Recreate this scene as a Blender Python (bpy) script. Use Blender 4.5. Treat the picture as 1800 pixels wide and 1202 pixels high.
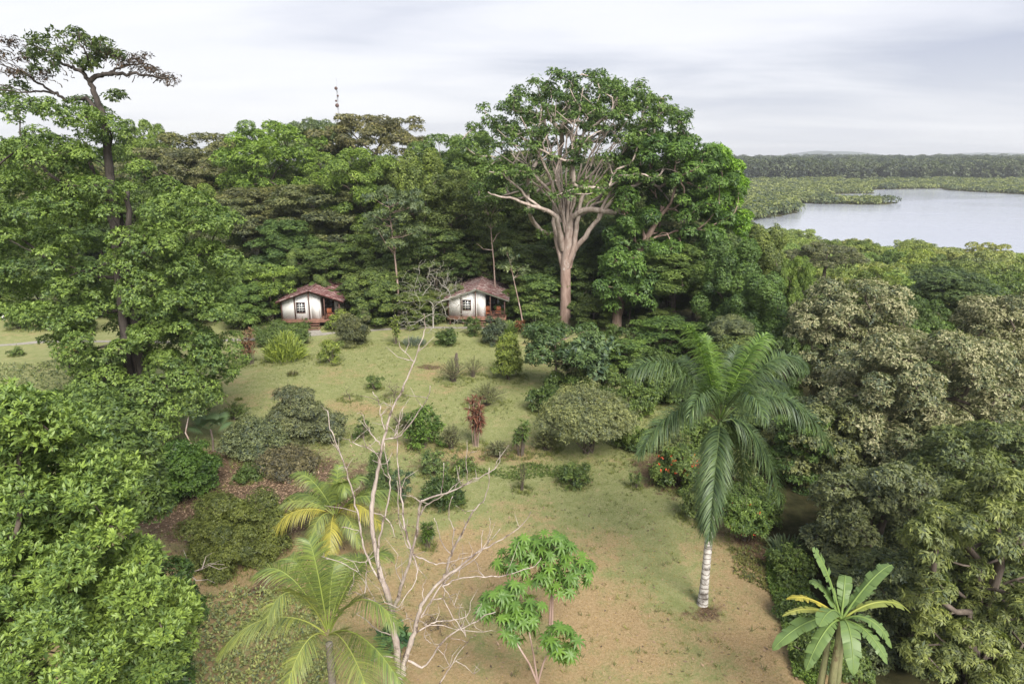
import bpy, math, random
import numpy as np
for o in list(bpy.data.objects): bpy.data.objects.remove(o)
S = bpy.context.scene; COL = S.collection
PI = math.pi; R = math.radians
# ---------------------------------------------------------------- camera
H = 19.5; PITCH = R(15.3); F = 1200.0
cd = bpy.data.cameras.new('camera'); cam = bpy.data.objects.new('camera', cd); COL.objects.link(cam)
cam.location = (0, 0, H); cam.rotation_euler = (PI/2-PITCH, 0, 0)
cd.lens = 24; cd.sensor_width = 36; cd.clip_end = 30000; cd.clip_start = 0.3
S.camera = cam
# ---------------------------------------------------------------- world
SUN_EL, SUN_AZ = 43, 158            # azimuth clockwise from +Y
w = bpy.data.worlds.new('World'); S.world = w; w.use_nodes = True
nt = w.node_tree; nt.nodes.clear()
def N(nt, t, **k):
    n = nt.nodes.new(t)
    for a, b in k.items():
        if a == 'ins':
            for i, v in b.items(): n.inputs[i].default_value = v
        else: setattr(n, a, b)
    return n
def ramp(nt, stops, interp='LINEAR'):
    n = nt.nodes.new('ShaderNodeValToRGB'); cr = n.color_ramp; cr.interpolation = interp
    while len(cr.elements) < len(stops): cr.elements.new(0.5)
    for e, (p, c) in zip(cr.elements, stops):
        e.position = p; e.color = (c[0], c[1], c[2], 1) if len(c) == 3 else c
    return n
L_ = nt.links.new
out = N(nt, 'ShaderNodeOutputWorld'); bg = N(nt, 'ShaderNodeBackground', ins={'Strength': 0.052})
sky = N(nt, 'ShaderNodeTexSky', sky_type='NISHITA', sun_disc=False, sun_elevation=R(SUN_EL), sun_rotation=R(SUN_AZ), air_density=1.0, dust_density=2.0)
tc = N(nt, 'ShaderNodeTexCoord'); sep = N(nt, 'ShaderNodeSeparateXYZ'); L_(tc.outputs['Generated'], sep.inputs[0])
mz = N(nt, 'ShaderNodeMath', operation='MAXIMUM', ins={1: 0.0}); L_(sep.outputs[2], mz.inputs[0])
az = N(nt, 'ShaderNodeMath', operation='ADD', ins={1: 0.10}); L_(mz.outputs[0], az.inputs[0])
dv = N(nt, 'ShaderNodeVectorMath', operation='DIVIDE'); cb = N(nt, 'ShaderNodeCombineXYZ')
L_(tc.outputs['Generated'], dv.inputs[0])
for i in range(3): L_(az.outputs[0], cb.inputs[i])
L_(cb.outputs[0], dv.inputs[1])
mp = N(nt, 'ShaderNodeMapping'); mp.inputs['Scale'].default_value = (0.55, 1.0, 0.15); mp.inputs['Rotation'].default_value = (0, 0, 0.25); mp.inputs['Location'].default_value = (2.3, 0.6, 0)
L_(dv.outputs[0], mp.inputs[0])
n1 = N(nt, 'ShaderNodeTexNoise', ins={'Scale': 0.75, 'Detail': 7.0, 'Roughness': 0.52, 'Distortion': 0.35}); L_(mp.outputs[0], n1.inputs['Vector'])
n2 = N(nt, 'ShaderNodeTexNoise', ins={'Scale': 0.28, 'Detail': 3.0, 'Roughness': 0.5}); L_(mp.outputs[0], n2.inputs['Vector'])
ad = N(nt, 'ShaderNodeMath', operation='ADD'); L_(n1.outputs[0], ad.inputs[0]); L_(n2.outputs[0], ad.inputs[1])
# overcast: darker slate layers towards the right and the zenith, milky white near the horizon on the left
sx = N(nt, 'ShaderNodeMath', operation='MULTIPLY_ADD', ins={1: -0.26}); L_(sep.outputs[0], sx.inputs[0]); L_(ad.outputs[0], sx.inputs[2])
sz = N(nt, 'ShaderNodeMath', operation='MULTIPLY_ADD', ins={1: -0.42}); L_(sep.outputs[2], sz.inputs[0]); L_(sx.outputs[0], sz.inputs[2])
cr = ramp(nt, [(0.36, (4.4, 4.8, 6.1)), (0.42, (5.8, 6.1, 7.1)), (0.47, (7.2, 7.4, 8.2)), (0.53, (8.4, 8.5, 9.0)), (0.62, (9.1, 9.15, 9.3))])
hf = N(nt, 'ShaderNodeMath', operation='MULTIPLY', ins={1: 0.5}); L_(sz.outputs[0], hf.inputs[0])
L_(hf.outputs[0], cr.inputs[0])
# horizon brightening
hz = N(nt, 'ShaderNodeMapRange', ins={'From Min': 0.0, 'From Max': 0.16, 'To Min': 0.7, 'To Max': 0.0}); L_(mz.outputs[0], hz.inputs[0])
mh = N(nt, 'ShaderNodeMix', data_type='RGBA'); L_(hz.outputs[0], mh.inputs[0]); L_(cr.outputs[0], mh.inputs[6]); mh.inputs[7].default_value = (8.9, 8.95, 9.0, 1)
mm = N(nt, 'ShaderNodeMix', data_type='RGBA', ins={0: 0.93}); L_(sky.outputs[0], mm.inputs[6]); L_(mh.outputs[2], mm.inputs[7])
L_(mm.outputs[2], bg.inputs[0]); L_(bg.outputs[0], out.inputs[0])
# ---------------------------------------------------------------- sun
sd = bpy.data.lights.new('sun', 'SUN'); sd.energy = 3.6; sd.angle = R(32); sd.color = (1, 0.95, 0.87)
sun = bpy.data.objects.new('sun', sd); COL.objects.link(sun)
sun.rotation_euler = (PI/2-R(SUN_EL), 0, PI-R(SUN_AZ))
sun.location = (0, -20, 60)
S.view_settings.view_transform = 'Standard'; S.view_settings.look = 'None'; S.view_settings.exposure = 1.2; S.view_settings.gamma = 1
S.cycles.max_bounces = 6; S.cycles.diffuse_bounces = 3; S.cycles.glossy_bounces = 2; S.cycles.transmission_bounces = 3; S.cycles.volume_bounces = 0
S.cycles.caustics_reflective = False; S.cycles.caustics_refractive = False
S.cycles.use_denoising = True
# ---------------------------------------------------------------- pixel <-> world
SP, CP = math.sin(PITCH), math.cos(PITCH)
def ray(px, py):
    a = (px-900)/F; b = -(py-601)/F
    return np.array([a, CP+b*SP, -SP+b*CP])
def pt(px, py, D):                       # point seen at that pixel, D metres ahead
    r = ray(px, py); return np.array([0, 0, H]) + r*(D/r[1])
def pts(L, D): return [pt(x, y, D) for x, y in L]
def sst(t): t = np.clip(t, 0, 1); return t*t*(3-2*t)
SEA = -8.0
def edge_x(y): return np.interp(y, [0, 24, 30, 40, 52, 62, 75, 95, 140], [12, 12.5, 12.5, 13.5, 13, 12, 18, 24, 26])
def terrain0(x, y):
    x = np.asarray(x, float); y = np.asarray(y, float)
    z = -7.6*sst((x-edge_x(y))/34.0)
    z = z + 0.10*np.sin(x*0.21+1)*np.sin(y*0.17) + 0.05*np.sin(x*0.6+y*0.43)
    return z
def gp(px, py, z=None):
    r = ray(px, py)
    zz = 0 if z is None else z
    for _ in range(8):
        t = (zz-H)/r[2]; p = np.array([0, 0, H])+r*t
        if z is not None: break
        zz = float(terrain0(p[0], p[1]))
    return p
# ---------------------------------------------------------------- bay outline (from the shore seen in the photo, at sea level)
bay_px = [(1900,512),(1800,500),(1650,484),(1500,468),(1400,454),(1330,447),(1290,425),(1315,392),(1338,385),(1380,381),(1407,374),(1398,362),(1393,357),(1442,359),(1511,360),(1560,361),(1589,357),(1570,355.2),(1500,353.5),(1440,352),(1415,347.5),(1440,343),(1468,341.6),(1546,340.4),(1530,338.6),(1470,337.6),(1450,336.5),(1546,334),(1600,332.5),(1653,332),(1656,334),(1713,338),(1800,342.5),(1900,348),(2100,360),(2400,390),(2400,700)]
BAY = np.array([gp(x, y, SEA)[:2] for x, y in bay_px])
def in_poly(P, poly):
    x, y = P[:, 0], P[:, 1]; c = np.zeros(len(P), bool); n = len(poly)
    for i in range(n):
        x1, y1 = poly[i]; x2, y2 = poly[(i+1) % n]
        m = ((y1 > y) != (y2 > y)) & (x < (x2-x1)*(y-y1)/(y2-y1+1e-12)+x1)
        c ^= m
    return c
def terrain(x, y):
    z = terrain0(x, y)
    P = np.stack([np.ravel(x), np.ravel(y)], 1)
    w = in_poly(P, BAY).reshape(np.shape(x))
    return np.where(w, -11.0, z)
# ---------------------------------------------------------------- mesh helpers
def tag(o, label=None, cat=None, group=None, kind=None):
    if label: o['label'] = label
    if cat: o['category'] = cat
    if group: o['group'] = group
    if kind: o['kind'] = kind
    return o
def empty(name, loc, rz=0):
    o = bpy.data.objects.new(name, None); o.empty_display_size = 0.3; COL.objects.link(o)
    o.location = loc; o.rotation_euler = (0, 0, rz); return o
def mk_mesh(name, V, faces, tint=None, mats=(), smooth=False, midx=None):
    """faces: list of int arrays, each (n,3) or (n,4)"""
    me = bpy.data.meshes.new(name)
    V = np.asarray(V, np.float32).reshape(-1, 3)
    me.vertices.add(len(V)); me.vertices.foreach_set('co', V.ravel())
    faces = [np.asarray(f, np.int32) for f in faces if len(f)]
    lv = np.concatenate([f.ravel() for f in faces]); tot = np.concatenate([np.full(len(f), f.shape[1], np.int32) for f in faces])
    me.loops.add(len(lv)); me.loops.foreach_set('vertex_index', lv)
    me.polygons.add(len(tot)); st = np.zeros(len(tot), np.int32); st[1:] = np.cumsum(tot)[:-1]
    me.polygons.foreach_set('loop_start', st)
    if smooth: me.polygons.foreach_set('use_smooth', np.ones(len(tot), bool))
    if midx is not None: me.polygons.foreach_set('material_index', np.asarray(midx, np.int32))
    me.update(calc_edges=True)
    if tint is not None:
        a = me.attributes.new('tint', 'FLOAT', 'FACE'); a.data.foreach_set('value', np.asarray(tint, np.float32))
    for m in mats: me.materials.append(m)
    return me
def link(name, me, parent=None, color=None, loc=None):
    o = bpy.data.objects.new(name, me); COL.objects.link(o)
    if parent: o.parent = parent
    if color: o.color = (color[0], color[1], color[2], 1)
    if loc is not None: o.location = loc
    return o
class MB:                                  # collects boxes, tubes, leaves into ONE mesh
    def __init__(s): s.V = []; s.F = []; s.T = []; s.n = 0
    def add(s, V, F, t=0.5):
        V = np.asarray(V, float).reshape(-1, 3); s.V.append(V)
        for f in (F if isinstance(F, list) else [F]):
            f = np.atleast_2d(np.asarray(f, int))
            s.F.append(f+s.n); s.T.append(np.broadcast_to(np.asarray(t, float), (len(f),)))
        s.n += len(V)
    def box(s, x0, x1, y0, y1, z0, z1, t=0.5):
        V = [(x, y, z) for z in (z0, z1) for y in (y0, y1) for x in (x0, x1)]
        s.add(V, [[0,2,3,1],[4,5,7,6],[0,1,5,4],[2,6,7,3],[0,4,6,2],[1,3,7,5]], t)
    def tube(s, P, r, k=6, t=0.5, cap=True):
        P = np.asarray(P, float); n = len(P); r = np.broadcast_to(np.asarray(r, float), (n,))
        T = np.gradient(P, axis=0); T /= np.linalg.norm(T, axis=1)[:, None]+1e-9
        a = np.array([0, 0, 1.0]) if abs(T[0][2]) < 0.9 else np.array([1.0, 0, 0])
        u = np.cross(T[0], a); u /= np.linalg.norm(u); ang = np.arange(k)*2*PI/k; V = []
        for i in range(n):
            u = u-T[i]*u.dot(T[i]); u /= np.linalg.norm(u)+1e-9; v = np.cross(T[i], u)
            V.append(P[i]+r[i]*(np.cos(ang)[:, None]*u+np.sin(ang)[:, None]*v))
        i, j = np.meshgrid(np.arange(n-1), np.arange(k), indexing='ij'); j2 = (j+1) % k
        Fq = np.stack([i*k+j, i*k+j2, (i+1)*k+j2, (i+1)*k+j], -1).reshape(-1, 4)
        V = np.concatenate(V)
        if cap:
            V = np.vstack([V, P[-1]+T[-1]*r[-1]*0.3]); c = len(V)-1
            s.add(V, [Fq, np.stack([(n-1)*k+np.arange(k), (n-1)*k+(np.arange(k)+1) % k, np.full(k, c)], 1)], t)
        else: s.add(V, Fq, t)
    def build(s, name, mat, parent=None, color=None, smooth=False, loc=None):
        f4 = [(f, t) for f, t in zip(s.F, s.T) if f.shape[1] == 4]; f3 = [(f, t) for f, t in zip(s.F, s.T) if f.shape[1] == 3]
        fs = []; ts = []
        for g in (f4, f3):
            if g: fs.append(np.concatenate([a for a, _ in g])); ts.append(np.concatenate([b for _, b in g]))
        me = mk_mesh(name, np.concatenate(s.V), fs, np.concatenate(ts), [mat], smooth)
        return link(name, me, parent, color, loc)
def nrm(A): return A/(np.linalg.norm(A, axis=-1, keepdims=True)+1e-9)
def rdir(rng, n): return nrm(rng.normal(size=(n, 3)))
def leaves(mb, P, D, Nm, L, W, tint, shape='q', droop=0.0):
    """P base, D direction, Nm face normal; one leaf each"""
    D = nrm(D); Sd = nrm(np.cross(D, Nm)); U = np.cross(Sd, D); n = len(P)
    L = np.broadcast_to(L, (n,))[:, None]; W = np.broadcast_to(W, (n,))[:, None]
    if shape == 'q':                       # folded diamond
        V = np.stack([P, P+D*L*0.42+Sd*W*0.5+U*W*0.16, P+D*L-U*L*0.12, P+D*L*0.42-Sd*W*0.5+U*W*0.16], 1)
        f = np.arange(n)[:, None]*4+np.arange(4); mb.add(V.reshape(-1, 3), f, tint)
    elif shape == 'e':                     # broad leaf, two halves folded along the midrib
        m1 = P+D*L*0.30; m2 = P+D*L*0.66-U*L*0.05; tip = P+D*L-U*L*0.16-np.array([0, 0, 1])*L*droop
        V = np.stack([P, m1+Sd*W*0.46+U*W*0.15, m2+Sd*W*0.42+U*W*0.12, tip, m2-Sd*W*0.42+U*W*0.12, m1-Sd*W*0.46+U*W*0.15, m1, m2], 1)
        b = np.arange(n)[:, None]*8
        f4 = np.concatenate([b+np.array([6, 1, 2, 7]), b+np.array([5, 6, 7, 4])])
        f3 = np.concatenate([b+np.array([0, 1, 6]), b+np.array([0, 6, 5]), b+np.array([7, 2, 3]), b+np.array([7, 3, 4])])
        tt = np.broadcast_to(tint, (n,))
        s = mb; V = V.reshape(-1, 3); s.V.append(V); s.F += [f4+s.n, f3+s.n]; s.T += [np.tile(tt, 2), np.tile(tt, 4)]; s.n += len(V)
    elif shape == 's':                     # long strap, three segments, arching down
        z = np.array([0, 0, 1.0]); pr = []
        for q, wd, dp in ((0, 0.5, 0), (0.35, 1, 0.04), (0.7, 0.75, 0.2), (1.0, 0.06, 0.5)):
            c = P+D*L*q-z*L*dp*droop; pr += [c-Sd*W*0.5*wd, c+Sd*W*0.5*wd]
        V = np.stack(pr, 1).reshape(-1, 3); b = np.arange(n)[:, None]*8
        f = np.concatenate([b+np.array([0, 1, 3, 2])+2*k for k in range(3)])
        mb.add(V, f, np.tile(np.broadcast_to(tint, (n,)), 3))
def wob(P, s, ph=0.0):
    return (np.sin(P[:, 0]*s+ph)+np.sin(P[:, 1]*s*1.13+ph*2.1+1)+np.sin(P[:, 2]*s*0.93+ph*0.7+2)
            + np.sin((P[:, 0]+P[:, 2])*s*2.1+ph)+np.sin((P[:, 1]-P[:, 0])*s*1.9+3))/5
def foliage(rng, C, Rd, L, W=None, cover=2.2, K=6, shape='q', out=0.7, up=0.45, low=-0.35, cull=0.78, tip=0.5, shell=0.30, bump=0.22, mb=None, droop=0.3, tmean=0.45, pv=0.10):
    """Leaves in tufts over the shells of many puffs. C (M,3) centres, Rd (M,3) radii."""
    C = np.asarray(C, float).reshape(-1, 3); Rd = np.asarray(Rd, float)
    if Rd.ndim == 1: Rd = np.repeat(Rd[:, None], 3, 1)
    W = L*0.45 if W is None else W; mb = mb or MB()
    area = 4*PI*((Rd[:, 0]*Rd[:, 1])**1.6/3+(Rd[:, 0]*Rd[:, 2])**1.6*2/3)**(1/1.6)*0.72
    cnt = np.maximum(3, (area*cover/(L*W*0.5)/K)).astype(int)
    idx = np.repeat(np.arange(len(C)), cnt); n = len(idx)
    u = rdir(rng, n); keep = (u[:, 2] > low) | (rng.random(n) < 0.15)
    u = u[keep]; idx = idx[keep]; n = len(idx)
    rho = 1-shell*rng.random(n)**1.6
    P = C[idx]+u*Rd[idx]*rho[:, None]
    mr = float(Rd.mean()); b = wob(P, 3.2/mr, float(rng.random()*6))
    P += u*(b*bump)[:, None]*Rd[idx]
    if cull and len(C) > 1:
        kp = np.ones(n, bool)
        for m in range(len(C)):
            q = ((P-C[m])/(Rd[m]*cull)); ins = (q*q).sum(1) < 1
            kp &= ~(ins & (idx != m))
        P, u, idx = P[kp], u[kp], idx[kp]; n = len(P); b = b[kp]
    tt = np.clip(tmean+0.22*b+0.13*rng.normal(size=n)+pv*rng.normal(size=len(C))[idx], 0, 1)
    A = nrm(u*out+np.array([0, 0, up])+0.35*rdir(rng, n))
    # K leaves per tuft
    P = np.repeat(P, K, 0); A = np.repeat(A, K, 0); tt = np.repeat(tt, K)+0.20*rng.normal(size=n*K); n *= K
    sd = rdir(rng, n); sd = nrm(sd-A*(sd*A).sum(1)[:, None])
    D = nrm(A*tip+sd*1.0-np.array([0, 0, droop])*0.5)
    Nn = nrm(A+0.45*rdir(rng, n)+np.array([0, 0, 0.25]))
    LL = L*0.92*np.exp(0.32*rng.normal(size=n)).clip(.45, 1.9)
    leaves(mb, P+sd*(L*0.25)*rng.random(n)[:, None]+rdir(rng, n)*L*0.2, D, Nn, LL, LL*W/L, np.clip(tt, 0, 1), shape, droop)
    return mb
def puffs_on(rng, M, c, rad, pr, zmin=-0.25, inner=0.75, zf=0.8):
    """puffs spread evenly over the upper shell of an ellipsoid"""
    i = np.arange(M)+0.5; z = 1-(1-zmin)*i/M; a = i*2.39996+rng.random()*6; s = np.sqrt(np.maximum(0, 1-z*z))
    u = np.stack([s*np.cos(a), s*np.sin(a), z], 1)+0.22*rng.normal(size=(M, 3))
    rr = inner+(1-inner)*rng.random(M)
    C = np.asarray(c)+u*rr[:, None]*np.asarray(rad)
    r = pr*(0.7+0.6*rng.random(M))
    return C, np.stack([r, r, r*zf], 1)
def grow(rng, trunk, r0, targets, rtip=0.03, seg=1.0, up=0.35, wig=0.08, p=0.45, k=6, mb=None, bias=0.35, rough=0.0):
    """Tree skeleton: each target is joined to the cheapest node; radii follow the number of tips carried."""
    trunk = np.asarray(trunk, float); nodes = [q for q in trunk]; par = [-1]+list(range(len(trunk)-1))
    plen = [0.0]
    for i in range(1, len(trunk)): plen.append(plen[-1]+np.linalg.norm(trunk[i]-trunk[i-1]))
    nt0 = len(trunk); first = max(1, int(nt0*0.45)); T = np.asarray(targets, float)
    order = np.argsort(np.linalg.norm(T-trunk[-1], axis=1)); tips = []
    for t in T[order]:
        A = np.array(nodes); d = np.linalg.norm(A-t, axis=1); up_ok = (A[:, 2] < t[2]+0.35*d)
        cost = d+bias*np.array(plen)+np.where(up_ok, 0, d)
        cost[:first] += 100
        a = int(np.argmin(cost)); p0 = A[a]; dd = d[a]; m = max(2, int(dd/seg)+1)
        pp = par[a]; d0 = nrm(p0-A[pp]) if pp >= 0 else np.array([0, 0, 1.0])
        c1 = p0+d0*dd*0.35+np.array([0, 0, up])*dd*0.3; prev = a
        off = rng.normal(size=3)*dd*wig
        for s_ in range(1, m+1):
            q = s_/m; x = (1-q)**2*p0+2*q*(1-q)*(c1+off)+q*q*t
            if s_ < m: x = x+rng.normal(size=3)*seg*0.07
            nodes.append(x); par.append(prev); plen.append(plen[prev]+np.linalg.norm(x-nodes[prev])); prev = len(nodes)-1
        tips.append(prev)
    n = len(nodes); w = np.zeros(n)
    for t in tips: w[t] += 1
    for i in range(n-1, 0, -1): w[par[i]] += w[i]
    w = np.maximum(w, 0.5); rad = rtip*w**p
    s0 = r0/max(rad[0], 1e-6); kids = {}
    for i in range(1, n): kids.setdefault(par[i], []).append(i)
    rad = rtip*(w**(math.log(max(r0/rtip, 1.01))/math.log(max(w[0], 2.0))))
    tl = np.linspace(1.25, 1.0, nt0); rad[:nt0] *= tl
    mb = mb or MB(); stack = [(0, None)]
    while stack:
        i, frm = stack.pop(); ch = [] if frm is None else [frm]; ch.append(i); cur = i
        while cur in kids:
            ks = sorted(kids[cur], key=lambda q: -w[q])
            for o_ in ks[1:]: stack.append((o_, cur))
            cur = ks[0]; ch.append(cur)
        if len(ch) < 2: continue
        Pp = np.array([nodes[q] for q in ch]); rr = np.array([rad[q] for q in ch])
        if frm is not None: rr[0] = min(rad[frm], rr[1]*1.25)
        mb.tube(Pp, rr, k if rr.max() > 0.08 else 4, t=0.5)
    return mb
# ---------------------------------------------------------------- materials
def mat(name):
    m = bpy.data.materials.new(name); m.use_nodes = True; t = m.node_tree; t.nodes.clear()
    return m, t, N(t, 'ShaderNodeOutputMaterial')
def mix(t, fac, a, b, blend='MIX'):
    n = N(t, 'ShaderNodeMix', data_type='RGBA', blend_type=blend)
    for i, v in ((0, fac), (6, a), (7, b)):
        if isinstance(v, bpy.types.NodeSocket): t.links.new(v, n.inputs[i])
        elif i == 0: n.inputs[0].default_value = v
        else: n.inputs[i].default_value = (v[0], v[1], v[2], 1)
    return n.outputs[2]
def noise(t, scale, detail=4, rough=0.55, vec=None, coord='Object', stretch=None):
    n = N(t, 'ShaderNodeTexNoise', ins={'Scale': scale, 'Detail': detail, 'Roughness': rough})
    if vec is None:
        vec = N(t, 'ShaderNodeTexCoord').outputs[coord]
    if stretch:
        m = N(t, 'ShaderNodeMapping'); m.inputs['Scale'].default_value = stretch; t.links.new(vec, m.inputs[0]); vec = m.outputs[0]
    t.links.new(vec, n.inputs['Vector']); return n.outputs[0]
def foliage_mat(name, lo=(0.42, 0.48, 0.70), hi=(1.65, 1.5, 1.05), trans=0.32, second=None, sec_at=0.6, rough=0.5, spec=0.35, fixed=None):
    m, t, o = mat(name); at = N(t, 'ShaderNodeAttribute', attribute_name='tint')
    if fixed: base = N(t, 'ShaderNodeRGB'); base.outputs[0].default_value = (*fixed, 1); base = base.outputs[0]
    else: base = N(t, 'ShaderNodeObjectInfo').outputs['Color']
    rmp = ramp(t, [(0.0, lo), (1.0, hi)]); t.links.new(at.outputs['Fac'], rmp.inputs[0])
    c = mix(t, 1.0, base, rmp.outputs[0], 'MULTIPLY')
    if second:
        r2 = ramp(t, [(sec_at-0.08, (0, 0, 0)), (sec_at+0.08, (1, 1, 1))]); t.links.new(at.outputs['Fac'], r2.inputs[0])
        c = mix(t, r2.outputs[0], c, second)
    p = N(t, 'ShaderNodeBsdfPrincipled', ins={'Roughness': rough, 'Specular IOR Level': spec}); t.links.new(c, p.inputs['Base Color'])
    tr = N(t, 'ShaderNodeBsdfTranslucent'); c2 = mix(t, 1.0, c, (1.0, 1.18, 0.6), 'MULTIPLY'); t.links.new(c2, tr.inputs[0])
    ms = N(t, 'ShaderNodeMixShader', ins={0: trans}); t.links.new(p.outputs[0], ms.inputs[1]); t.links.new(tr.outputs[0], ms.inputs[2])
    t.links.new(ms.outputs[0], o.inputs[0]); return m
M_LEAF = foliage_mat('leaf')
M_PALM = foliage_mat('palm_leaf', rough=0.45, spec=0.36, trans=0.28, lo=(0.55, 0.6, 0.75), hi=(1.6, 1.42, 0.95))
M_BEIGE = foliage_mat('flowering_leaf', second=(0.35, 0.335, 0.19), sec_at=0.57, trans=0.25)
M_TI = foliage_mat('ti_leaf', lo=(0.8, 0.7, 0.7), hi=(1.3, 1.5, 1.2), trans=0.2)
def bark_mat(name, a, b, c=None, sc=3.0, stretch=(1, 1, 0.25), rough=0.9, patch=0.5):
    m, t, o = mat(name); g = noise(t, sc, 6, 0.65, stretch=stretch); r = ramp(t, [(0.32, a), (0.68, b)]); t.links.new(g, r.inputs[0]); col = r.outputs[0]
    if c:
        g2 = noise(t, sc*0.6, 5, 0.7, stretch=(1, 1, 0.6)); r2 = ramp(t, [(patch, (0, 0, 0)), (patch+0.08, (1, 1, 1))]); t.links.new(g2, r2.inputs[0]); col = mix(t, r2.outputs[0], col, c)
    p = N(t, 'ShaderNodeBsdfPrincipled', ins={'Roughness': rough, 'Specular IOR Level': 0.15}); t.links.new(col, p.inputs['Base Color'])
    bm = N(t, 'ShaderNodeBump', ins={'Strength': 0.6, 'Distance': 0.05}); t.links.new(noise(t, sc*4, 5, 0.7, stretch=stretch), bm.inputs['Height']); t.links.new(bm.outputs[0], p.inputs['Normal'])
    t.links.new(p.outputs[0], o.inputs[0]); return m
M_BARK = bark_mat('bark', (0.07, 0.055, 0.045), (0.17, 0.14, 0.115))
M_BARK_PALE = bark_mat('pale_bark', (0.19, 0.125, 0.10), (0.40, 0.30, 0.26), (0.50, 0.44, 0.40), sc=1.9, patch=0.56)
M_STEM = bark_mat('grey_stem', (0.24, 0.22, 0.19), (0.42, 0.40, 0.36), sc=3)
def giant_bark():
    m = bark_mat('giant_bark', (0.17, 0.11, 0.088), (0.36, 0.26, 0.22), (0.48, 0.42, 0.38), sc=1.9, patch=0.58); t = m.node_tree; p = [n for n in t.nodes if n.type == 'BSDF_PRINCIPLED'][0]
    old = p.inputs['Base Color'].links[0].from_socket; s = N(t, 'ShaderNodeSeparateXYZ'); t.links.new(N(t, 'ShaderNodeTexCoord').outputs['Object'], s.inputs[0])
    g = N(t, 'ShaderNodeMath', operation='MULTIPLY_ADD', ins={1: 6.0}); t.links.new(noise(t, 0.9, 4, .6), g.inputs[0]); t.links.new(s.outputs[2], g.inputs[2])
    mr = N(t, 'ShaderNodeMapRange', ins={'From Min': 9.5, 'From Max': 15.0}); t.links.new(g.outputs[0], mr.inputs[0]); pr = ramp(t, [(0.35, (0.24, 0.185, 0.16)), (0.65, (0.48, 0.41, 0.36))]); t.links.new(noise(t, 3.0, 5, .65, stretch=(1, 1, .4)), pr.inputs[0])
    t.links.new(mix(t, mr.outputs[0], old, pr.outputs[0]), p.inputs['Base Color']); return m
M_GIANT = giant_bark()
M_BARK_RED = bark_mat('reddish_bark', (0.13, 0.085, 0.065), (0.34, 0.25, 0.21), (0.45, 0.41, 0.37), sc=1.6, patch=0.60)
M_DEAD = bark_mat('weathered_wood', (0.23, 0.18, 0.155), (0.52, 0.455, 0.41), (0.13, 0.10, 0.085), sc=4.5, patch=0.53)
M_DARKBARK = bark_mat('dark_bark', (0.035, 0.03, 0.026), (0.10, 0.085, 0.075))
def solid(name, col, rough=0.7, var=0.12, sc=4.0, spec=0.3, metal=0.0, bump=0.0):
    m, t, o = mat(name); g = noise(t, sc, 5, 0.6)
    r = ramp(t, [(0.3, tuple(v*(1-var) for v in col)), (0.7, tuple(min(1, v*(1+var)) for v in col))]); t.links.new(g, r.inputs[0])
    p = N(t, 'ShaderNodeBsdfPrincipled', ins={'Roughness': rough, 'Specular IOR Level': spec, 'Metallic': metal}); t.links.new(r.outputs[0], p.inputs['Base Color'])
    if bump:
        bm = N(t, 'ShaderNodeBump', ins={'Strength': bump, 'Distance': 0.02}); t.links.new(noise(t, sc*8, 4, 0.6), bm.inputs['Height']); t.links.new(bm.outputs[0], p.inputs['Normal'])
    t.links.new(p.outputs[0], o.inputs[0]); return m
# ================================================================ GROUND, WATER, FAR LAND
def axis(a, b, st, far, g=1.18):
    c = list(np.arange(a, b+1e-6, st)); d = st; v = b
    while v < far: d *= g; v += d; c.append(v)
    d = st; v = a; pre = []
    while v > -far: d *= g; v -= d; pre.append(v)
    return np.array(pre[::-1]+c)
gx = axis(-48, 30, 0.6, 14000); gy = axis(8, 96, 0.6, 14000)
# extra resolution round the bay
gx = np.unique(np.concatenate([gx, np.arange(40, 420, 5)])); gy = np.unique(np.concatenate([gy, np.arange(110, 640, 5)]))
GX, GY = np.meshgrid(gx, gy); GZ = terrain(GX, GY)
nx, ny = len(gx), len(gy); ii, jj = np.meshgrid(np.arange(nx-1), np.arange(ny-1)); b = jj*nx+ii
GF = np.stack([b, b+1, b+nx+1, b+nx], -1).reshape(-1, 4)
me = mk_mesh('ground', np.stack([GX, GY, GZ], -1).reshape(-1, 3), [GF], None, (), True)
X, Y = GX.ravel(), GY.ravel()
def blob(px, py, rx, ry):
    c = gp(px, py); return np.exp(-(((X-c[0])/rx)**2+((Y-c[1])/ry)**2))
dry = 1-sst((Y-29)/9.0)                                        # parched turf near the tower
dry = np.clip(0.60*dry+0.14+0.25*blob(745, 645, 3, 2.0)+0.2*blob(870, 845, 6, 2.5)+0.3*blob(430, 700, 6, 3)+0.55*blob(850, 800, 6, 2.2)+0.3*blob(640, 720, 4, 3)+0.3*blob(720, 660, 5, 2)-0.5*blob(1060, 880, 3.5, 2.0)-0.45*blob(900, 835, 7, 1.0)-0.25*blob(1180, 1020, 1.2, 5)-0.3*blob(1200,1000,1.5,4), 0, 1)
litter = np.clip(0.35*blob(450, 1120, 5, 4)*0+1.5*blob(450, 870, 6.5, 5.0)+1.0*blob(370, 830, 5, 4)+0.9*blob(1180, 830, 3, 4)+0.7*blob(1238, 1075, 1.3, 0.9)+0.9*blob(1345, 960, 2, 3)+1.0*blob(755, 645, 1.3, 0.9)+0.45*blob(780, 815, 3, 1.2)+0.45*blob(905, 800, 3, 1.3)+0.7*blob(470, 1030, 1.2, 2), 0, 1)
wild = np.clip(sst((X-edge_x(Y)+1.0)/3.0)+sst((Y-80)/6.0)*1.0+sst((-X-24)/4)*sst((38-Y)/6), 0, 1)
for nm, a in (('dry', dry), ('litter', litter), ('wild', wild)):
    at = me.attributes.new(nm, 'FLOAT', 'POINT'); at.data.foreach_set('value', a.astype(np.float32))
m, t, o = mat('ground_turf'); LK = t.links.new
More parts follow.
